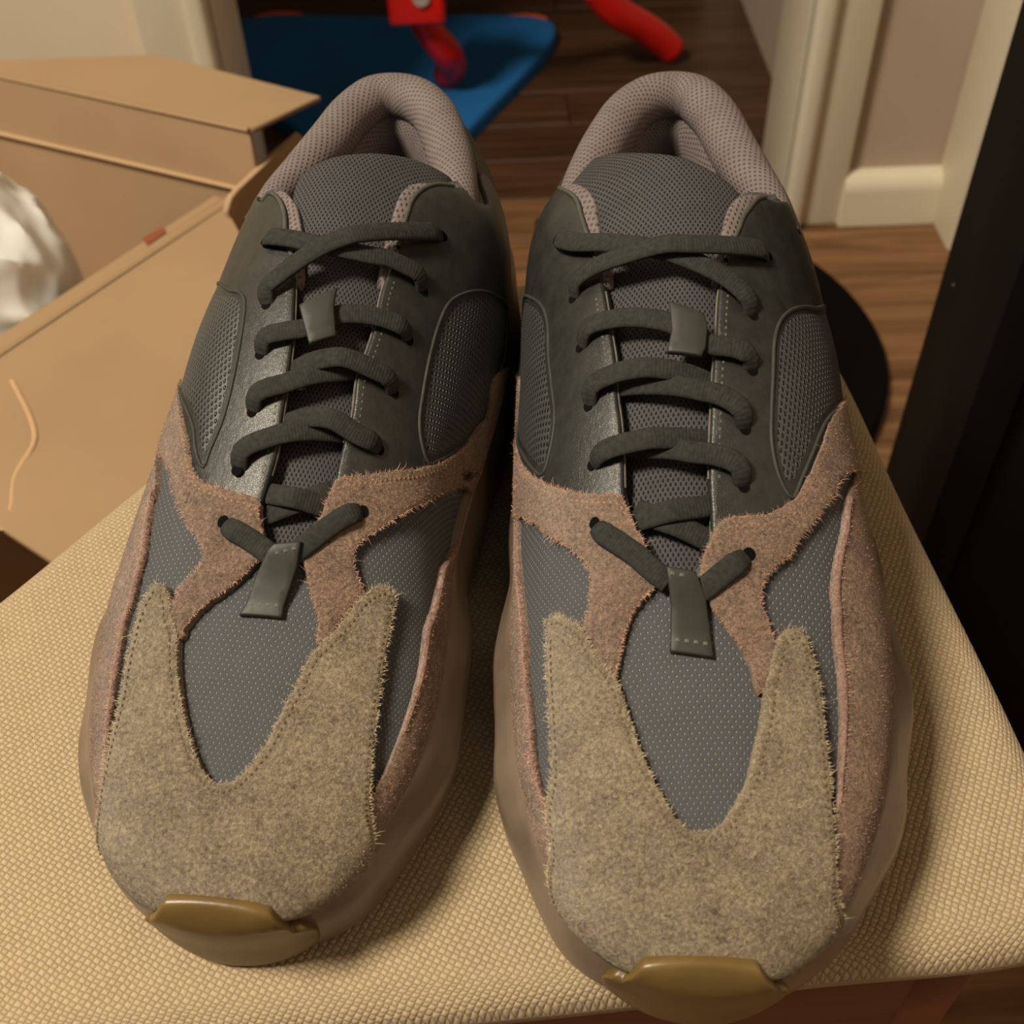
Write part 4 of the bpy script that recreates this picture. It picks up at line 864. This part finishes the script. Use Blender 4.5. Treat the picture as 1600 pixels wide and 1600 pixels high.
        B = np.cross(N, T); B /= np.linalg.norm(B, axis=1, keepdims=True); N2 = np.cross(T, B)
        wv = np.full(n, 3.2); ed = np.minimum(np.arange(n), np.arange(n)[::-1]) * 0.35
        if st == 'h': wv = np.where(np.arange(n) * 0.25 < 5, 1.9 + 1.15 * np.clip(np.arange(n) * 0.25 / 5, 0, 1) ** 0.5, wv)
        if en == 'h': r_ = np.arange(n)[::-1] * 0.25; wv = np.where(r_ < 5, 1.9 + 1.15 * np.clip(r_ / 5, 0, 1) ** 0.5, wv)
        arc = np.arange(n) * 0.25
        rib = 1 + 0.05 * np.sin(arc * 2 * math.pi / 1.0)
        seg = 16; V = []; F = []
        for i in range(n):
            for j in range(seg):
                a = 2 * math.pi * j / seg; ca, sa = math.cos(a), math.sin(a)
                V.append(C[i] + wv[i] * ca * abs(ca) ** -0.0 * B[i] + 1.08 * (rib[i] if abs(ca) < 0.93 else 1.0) * math.copysign(abs(sa) ** 0.75, sa) * N2[i])
        for i in range(n - 1):
            for j in range(seg): F.append((i*seg+j, (i+1)*seg+j, (i+1)*seg+(j+1) % seg, i*seg+(j+1) % seg))
        F += [tuple(range(seg)), tuple((n-1)*seg + j for j in range(seg))[::-1]]
        o = s.obj('lace', np.array(V), [f_[::-1] for f_ in F], M['lace'], parent)
        ends = []
        if st == 'h': ends.append(uv[2])
        if en == 'h': ends.append(uv[-3])
        for e_ in ends:
            q = [(e_[0] + 1.7 * math.cos(a), e_[1] + 1.7 * math.sin(a) / VK) for a in np.linspace(0, 2 * math.pi, 14, endpoint=False)]
            c = s.on(np.array(q), np.full(14, s.top_of(e_) + 0.12)); cc = s.on(np.array([e_]), [s.top_of(e_) + 0.12])
            s.obj('eyelet', np.vstack([c, cc]), [(i, (i + 1) % 14, 14) for i in range(14)], M['hole'])
    def top_of(s, e_): return 2.9 if e_[0] < 126 else 2.0

    # ---------------------------------------------------------------- build
    def build(s):
        d = s.d; R = s.root
        LE, SA, TO, SI = 1.9, 2.8, 3.4, 1.9
        # textile shell
        shell = [(0.6, -0.4), (4, -1.0)] + [(u, -1.0) for u in range(12, 336, 8)] + [(UMAX - 0.4, -1.0), (UMAX - 0.4, 1.0)] + [(u, 1.0) for u in range(332, 8, -8)] + [(4, 1.0), (0.6, 0.4)]
        s.panel('textile_shell', shell, 0.0, 0.6, M['vamp_mesh'], 0.3, 3.4, 2.0, smooth_poly=False, holes=[d['throat']], rings=())
        # heel counter, outside and hidden from the front
        for sg in (-1, 1):
            hp = [(u_of(258), sg * 0.58), (u_of(275), sg * 0.51), (u_of(290), sg * 0.46), (u_of(302), sg * 0.43), (UMAX - 0.8, sg * 0.42), (UMAX - 0.8, sg * 1.0), (u_of(290), sg * 1.0), (u_of(262), sg * 1.0)]
            s.panel('heel_panel', hp, 1.4, 1.6, M['heel_mesh'], 0.6, 3.4, 2.0)
        # tongue
        to = lambda uv: np.interp(uv[:, 0], [100, 125, 190, 215, 245], [-4.6, -4.6, -3.4, -1.4, 0.2])
        tg = s.panel('tongue', d['tongue'], to, 7.0, M['tongue_mesh'], 4.0, 2.6, 1.6, rings=(0.4, 1.2, 2.4, 4.0), extra=lambda V, D: 1.2 * np.exp(-((V[:, 1]) / 22) ** 2))
        # side (mud guard) overlays, then the leather eyestays, saddles and toe
        for key in ('side_m', 'side_l'):
            o = s.panel('side_overlay', d[key], SI, 2.2, M['mauve_suede'], 0.8, 2.4, 1.1, jag=0.10)
            s.fuzz(s.last[0], SI, M['nap_mauve'], o, edge_n=5.0, area=1.6)
            pe = np.array(d[key][:12]); sgv = np.sign(pe[:, 1]); inn = pe.copy(); inn[:, 1] += sgv * np.interp(np.arange(12), [0, 3, 8, 11], [1.2, 2.4, 2.8, 1.2]) / VK
            s.panel('rolled_edge', np.vstack([pe, inn[::-1]]), SI + 0.45, 0.9, M['pink_edge'], 0.7, 2.0, 1.0, jag=0.08, rings=(0.5,), parent=o)
            s.fuzz(s.last[0], SI + 0.4, M['nap_mauve'], o, edge_n=2.0, area=1.5, lmax=1.8)
        for key, q, ln_ in (('eyestay_m', 'quarter_m', 'lining_m'), ('eyestay_l', 'quarter_l', 'lining_l')):
            lat = key.endswith('l')
            s.panel('tab_lining', d[ln_], 0.9, 2.6, M['collar_mesh'], 0.8, 2.4, 1.2)
            e_ = s.panel('eyestay', d[key], LE, 3.0, M['leather'], 1.0, 2.6, 1.2)
            edge = d[key][2:9]
            s.piping('cut_edge', edge, LE - 1.5, 0.45, M['cut_edge'], e_, False, 6)
            st_ = np.array(edge); st_[:, 1] += (0.030 if st_[:, 1].mean() > 0 else -0.030)
            s.stitches(st_, LE, M['thread_grey'], e_, 2.0, 1.3, 0.28)
            tabp = np.array(d[key][9:16])
            s.piping('binding', tabp, LE - 0.2, 0.8, M['binding'], e_, False, 8)
            qm = s.panel('quarter_mesh', d[q], LE - 0.3, 1.2, M['quarter_mesh'], 1.2, 2.4, 1.3, puff=1.3)
            s.piping('piping', d[q], LE + 0.0, 0.6, M['piping'], qm)
        for key in ('saddle_m', 'saddle_l'):
            o = s.panel('saddle_overlay', d[key], SA, 2.6, M['mauve_suede'], 0.9, 2.2, 1.1, jag=0.11)
            s.fuzz(s.last[0], SA, M['nap_mauve'], o, edge_n=5.0, area=2.2)
            k0 = d[key]
            if key == 'saddle_m' : top = k0[:10] if s.mx > 0 else k0[:10]
            else: top = k0[:10]
            tp = np.array(top); tp[:, 0] -= 2.6
            s.stitches(tp, SA, M['thread_mauve'], o, 2.1, 1.4, 0.3)
        o = s.panel('toe_overlay', d['toe_overlay'], TO, 2.6, M['toe_suede'], 1.0, 2.0, 1.1, jag=0.09)
        s.fuzz(s.last[0], TO, M['nap_toe'], o, edge_n=4.5, area=2.4, lmax=2.2)
        # stitched double seam following the toe overlay outline
        po = s.last[0]
        t_ = np.roll(po, -2, 0) - np.roll(po, 2, 0); t_ /= np.maximum(np.linalg.norm(t_, axis=1, keepdims=True), 1e-9)
        nn = np.stack([-t_[:, 1], t_[:, 0]], -1)
        if in_poly(po + nn * 1.0, po).mean() < 0.5: nn = -nn
        ins = po + nn * 2.4
        keep = (dist_poly(ins, po) > 2.1) & in_poly(ins, po) & (ins[:, 0] > 26)
        runs, cur = [], []
        for i in range(len(ins)):
            if keep[i]: cur.append((ins[i, 0], ins[i, 1] / VK))
            else:
                if len(cur) > 8: runs.append(cur)
                cur = []
        if len(cur) > 8: runs.append(cur)
        for r_ in runs: s.stitches(r_[::2], TO + 0.2, M['thread_toe'], o, 2.0, 1.3, 0.30)
        # laces, loop and lower tab
        for kname, (pts, kind, h) in d['laces'].items(): s.lace(pts, kind, h, R)
        lo = s.panel('tongue_loop', d['loop'], 6.2, 1.2, M['tab'], 0.5, 2.2, 0.8, smooth_poly='sharp')
        toff = lambda uv: np.interp(uv[:, 0], [90, 97, 104, 112], [2.0, 3.4, 5.6, 6.6])
        tb = s.panel('lace_tab', d['tab'], toff, 1.7, M['tab'], 0.5, 2.0, 0.8, smooth_poly='sharp')
        um = min(p[0] for p in d['tab']); ux = max(p[0] for p in d['tab'])
        lowp = sorted([p for p in d['tab'] if p[0] < um + 3.5], key=lambda p: p[1]); hip = sorted([p for p in d['tab'] if p[0] > ux - 3.5], key=lambda p: p[1])
        for pp, dd in ((lowp, 3.2), (hip, -1.6)):
            a, b = np.array(pp[0]), np.array(pp[-1]); a[0] += dd; b[0] += dd
            s.stitches([a + (b - a) * f for f in (0.12, 0.5, 0.88)], toff, M['thread_grey'], tb, 2.6, 1.6, 0.4)
        s.collar(); s.sole(); s.bumper()

    def collar(s):
        d = s.d
        pts = [(-40, 212, 91), (-38.5, 230, 92.5), (-34, 256, 92.5), (-27.5, 278, 93.5), (-21.5, 292, 94.5), (-12, 302, 95.5), (-0.5, 305.5, 95.5), (10, 301.5, 95.5), (17.5, 289, 94.5), (22.5, 270, 93), (27, 248, 92.5), (30.5, 230, 92.5), (32.5, 212, 91)]
        C = catmull(np.array(pts, float) + np.array([0, 0.5, 3.2]), False, 2.0)
        T0 = np.gradient(C, axis=0)
        N = np.stack([-T0[:, 1], T0[:, 0], np.zeros(len(C))], -1); N /= np.linalg.norm(N, axis=1, keepdims=True)
        if N[len(N) // 2, 1] < 0: N = -N
        N[:, 2] = 0.25; N /= np.linalg.norm(N, axis=1, keepdims=True)
        T = np.gradient(C, axis=0); T /= np.linalg.norm(T, axis=1, keepdims=True)
        N -= T * (N * T).sum(1, keepdims=True); N /= np.linalg.norm(N, axis=1, keepdims=True)
        B = np.cross(N, T); B /= np.linalg.norm(B, axis=1, keepdims=True)
        if B[len(B) // 2, 2] < 0: B = -B
        n = len(C); tt = np.linspace(-1, 1, n)
        ra = np.interp(np.abs(tt), [0, 0.55, 0.85, 1], [8.8, 8.4, 6.0, 3.4]); rb = np.interp(np.abs(tt), [0, 0.6, 1], [8.2, 8.2, 5.0])
        cen = C - N * (ra - 3.2)[:, None] - B * 1.0
        seg = 24; V = []; tex = []; arc = np.concatenate([[0], np.cumsum(np.linalg.norm(np.diff(C, axis=0), axis=1))])
        for i in range(n):
            for j in range(seg + 1):
                a = 2 * math.pi * j / seg
                V.append(cen[i] + N[i] * ra[i] * math.cos(a) + B[i] * rb[i] * math.sin(a)); tex.append((arc[i] / 10, a * 7.0 / 10))
        F = []
        for i in range(n - 1):
            for j in range(seg): F.append((i*(seg+1)+j, (i+1)*(seg+1)+j, (i+1)*(seg+1)+j+1, i*(seg+1)+j+1))
        col = s.obj('collar', np.array(V), F, M['collar_mesh'], None, np.array(tex))
        # lining wall and insole inside the mouth
        V = []; F = []; tex = []
        lv = [(0.0, 0.0, 0.0), (-4.0, -9.0, 0.35), (-2.0, -22.0, 0.6), (0, -40.0, 1.0)]
        for i in range(n):
            base = cen[i] - N[i] * ra[i] * 0.55
            for (dn, dz, _) in lv:
                p = base - N[i] * dn * -1.0; p = base + N[i] * dn; p = np.array([p[0], p[1], max(base[2] + dz, 52)]); V.append(p); tex.append((arc[i] / 10, dz / 10))
        k = len(lv)
        for i in range(n - 1):
            for j in range(k - 1): F.append((i*k+j, i*k+j+1, (i+1)*k+j+1, (i+1)*k+j))
        s.obj('lining', np.array(V), F, M['collar_mesh'], None, np.array(tex))
        pl = [(V[i * k + k - 1][0], V[i * k + k - 1][1], 53.0) for i in range(0, n, 3)]
        pl += [(14, 150, 53.0), (-14, 150, 53.0)]
        s.obj('insole', np.array(pl), [tuple(range(len(pl)))], M['insole'])

    def sole_loop(s, m_=170):
        us = np.linspace(0.0, UMAX, m_)
        a = np.stack([us, np.ones(m_)], -1); b = np.stack([us[::-1], -np.ones(m_)], -1)[1:-1]
        uv = np.vstack([a, b]); P = surf(uv[:, 0], uv[:, 1]); n = len(P)
        T = np.roll(P, -1, 0) - np.roll(P, 1, 0); T[:, 2] = 0
        g = np.exp(-np.linspace(-2, 2, 9) ** 2); g /= g.sum()
        for j in (0, 1): T[:, j] = np.convolve(np.concatenate([T[-4:, j], T[:, j], T[:4, j]]), g, 'valid')
        T /= np.maximum(np.linalg.norm(T, axis=1, keepdims=True), 1e-9)
        N = np.stack([T[:, 1], -T[:, 0], np.zeros(n)], -1)
        if (N[m_ // 2, 0] < 0): N = -N
        return uv, P, N

    def sole(s):
        uv, P, N = s.sole_loop(); n = len(P); ss = s_of(uv[:, 0])
        lat = uv[:, 1] > 0
        bul = np.interp(ss, [4, 8, 20, 45, 85, 150, 250, 310], [0.8, 1.4, 4.2, 6.5, 8.0, 8.0, 8.5, 7.0])
        bul = bul + np.where(lat, 2.2 * np.clip((ss - 15) / 40, 0, 1), -2.5 * np.clip((ss - 85) / 40, 0, 1)) - np.where(lat, 0, 3.2) * np.exp(-((ss - 190) / 55.0) ** 2)
        wob = 0.9 * np.sin(ss * 2 * math.pi / 46.0 + lat * 1.3) * np.clip(ss / 60, 0, 1)
        zf = P[:, 2]
        lk = np.clip((ss - 5.5) / 4.0, 0, 1)
        prof = [(-5.0, lambda z: z - 3 + 7.0 * lk, 0), (0.2, lambda z: z - 3 + 7.6 * lk, 0.0), (0.9, lambda z: z - 3.5 + 6.9 * lk, 0.16), (0, lambda z: z * 0.93, 0.52), (0, lambda z: z * 0.80, 0.86), (0, lambda z: z * 0.62, 1.0), (0, lambda z: z * 0.42, 0.97), (0, lambda z: z * 0.24 + 1, 0.80), (-0.4, lambda z: 5.5 + 0 * z, 0.62), (-2.5, lambda z: 1.6 + 0 * z, 0.45), (-6, lambda z: 0.25 + 0 * z, 0.2)]
        V = []; F = []
        for (d0, zz, kf) in prof:
            off = d0 + (bul + wob * (0.3 < kf)) * kf
            q = P + N * off[:, None]; q[:, 2] = zz(zf)
            V.append(q)
        V = np.vstack(V); k = len(prof)
        for j in range(k - 1):
            for i in range(n):
                i2 = (i + 1) % n; F.append((j*n+i, (j+1)*n+i, (j+1)*n+i2, j*n+i2))
        ms = s.obj('midsole', V, [f[::-1] for f in F], M['midsole'])
        V2 = [p for p in V[(k-1)*n:]] ; V3 = [np.array([p[0], p[1], 0.25]) for p in V2]
        s.obj('outsole', np.array(V3), [tuple(range(n))[::-1]], M['outsole'], ms, None, False)

    def bumper(s):
        """moulded toe bumper: a trapezoid block wrapped from the sole up over the toe"""
        XC, XB, nq, nj, V, F = -2.0, 21.0, 61, 30, [], []
        for q in np.linspace(-1, 1, nq):
            x = XC + XB * q; tab = _lat if x > 0 else _med
            lo_c = np.linspace(4.0, 40, 900); wl = np.interp(lo_c, _s, tab)
            sb = float(np.interp(abs(x), wl, lo_c))
            nx = 0.82 * q; nh = np.array([nx, -math.sqrt(1 - nx * nx), 0.0])
            stp = 8.8
            path, nrm = [], []
            zb = 1.2 + 9.0 * abs(q) ** 3
            for z in np.linspace(zb, 25.0, 30): path.append(np.array([x, sb, z])); nrm.append(nh)
            for ss in np.linspace(sb + 0.15, max(stp, sb + 0.3), 26):
                w = float(np.interp(ss, _s, tab)); v = math.asin(max(-1.0, min(1.0, x / max(w, 1e-3)))) * 2 / math.pi
                u = float(u_of(ss)); n_ = surf_n(u, v); path.append(surf(u, v)); nrm.append(n_)
            path, nrm = np.array(path), np.array(nrm)
            g = np.ones(7) / 7
            for c_ in range(3): nrm[:, c_] = np.convolve(np.pad(nrm[:, c_], 3, mode='edge'), g, 'valid')
            nrm /= np.linalg.norm(nrm, axis=1, keepdims=True)
            ztop = path[-1, 2]; a = abs(XB * q)
            lim = ztop if a < 8.5 else float(np.interp(a, [8.5, 11, 13, 15, 17, 19, 20.2, 21], [35.0, 34.0, 32.0, 29.4, 26.4, 22.0, 18.0, 13.0]))
            lim = min(lim, ztop)
            keep = path[:, 2] <= lim + 1e-6; keep[:4] = True
            path, nrm = path[keep], nrm[keep]
            L = np.concatenate([[0], np.cumsum(np.linalg.norm(np.diff(path, axis=0), axis=1))])
            tt = np.linspace(0, L[-1], nj); tt = L[-1] * (0.5 - 0.5 * np.cos(np.pi * tt / max(L[-1], 1e-6)))
            Pp = np.stack([np.interp(tt, L, path[:, c_]) for c_ in range(3)], -1); Nn = np.stack([np.interp(tt, L, nrm[:, c_]) for c_ in range(3)], -1)
            rnd = lambda d, r: np.sqrt(np.clip(1 - (1 - np.clip(d / r, 0, 1)) ** 2, 0, 1))
            eq = rnd((1 - abs(q)) * XB, 1.8)
            off = 0.4 + np.interp(Pp[:, 2], [0, 14, 26, 31], [1.3, 1.9, 3.7, 4.8]) * (1 + 0.55 * abs(q) ** 2) * rnd(L[-1] - tt, 1.8) * (0.35 + 0.65 * rnd(tt, 5.0)) * eq
            V += list(Pp + Nn * off[:, None])
        for i in range(nq - 1):
            for j in range(nj - 1): F.append((i*nj+j, i*nj+j+1, (i+1)*nj+j+1, (i+1)*nj+j))
        s.obj('toe_bumper', np.array(V), [f[::-1] for f in F], M['gum'])
TOFF = 2.6
right = Shoe('sneaker', SHOE_DATA['R'], (41.2, 101), -4.779, 1.0, False)
MED_SLIM = 0.0
right.build()
tag(right.root, 'worn black-laced grey and mauve suede sneaker on the right, nearest the black cabinet', 'sneaker', 'pair of sneakers on the stool')
left = Shoe('sneaker', SHOE_DATA['L'], (-78.2, 121), -7.708, 0.98, True)
MED_SLIM = 0.12
left.build()
tag(left.root, 'worn black-laced grey and mauve suede sneaker on the left, nearest the cardboard box', 'sneaker', 'pair of sneakers on the stool')
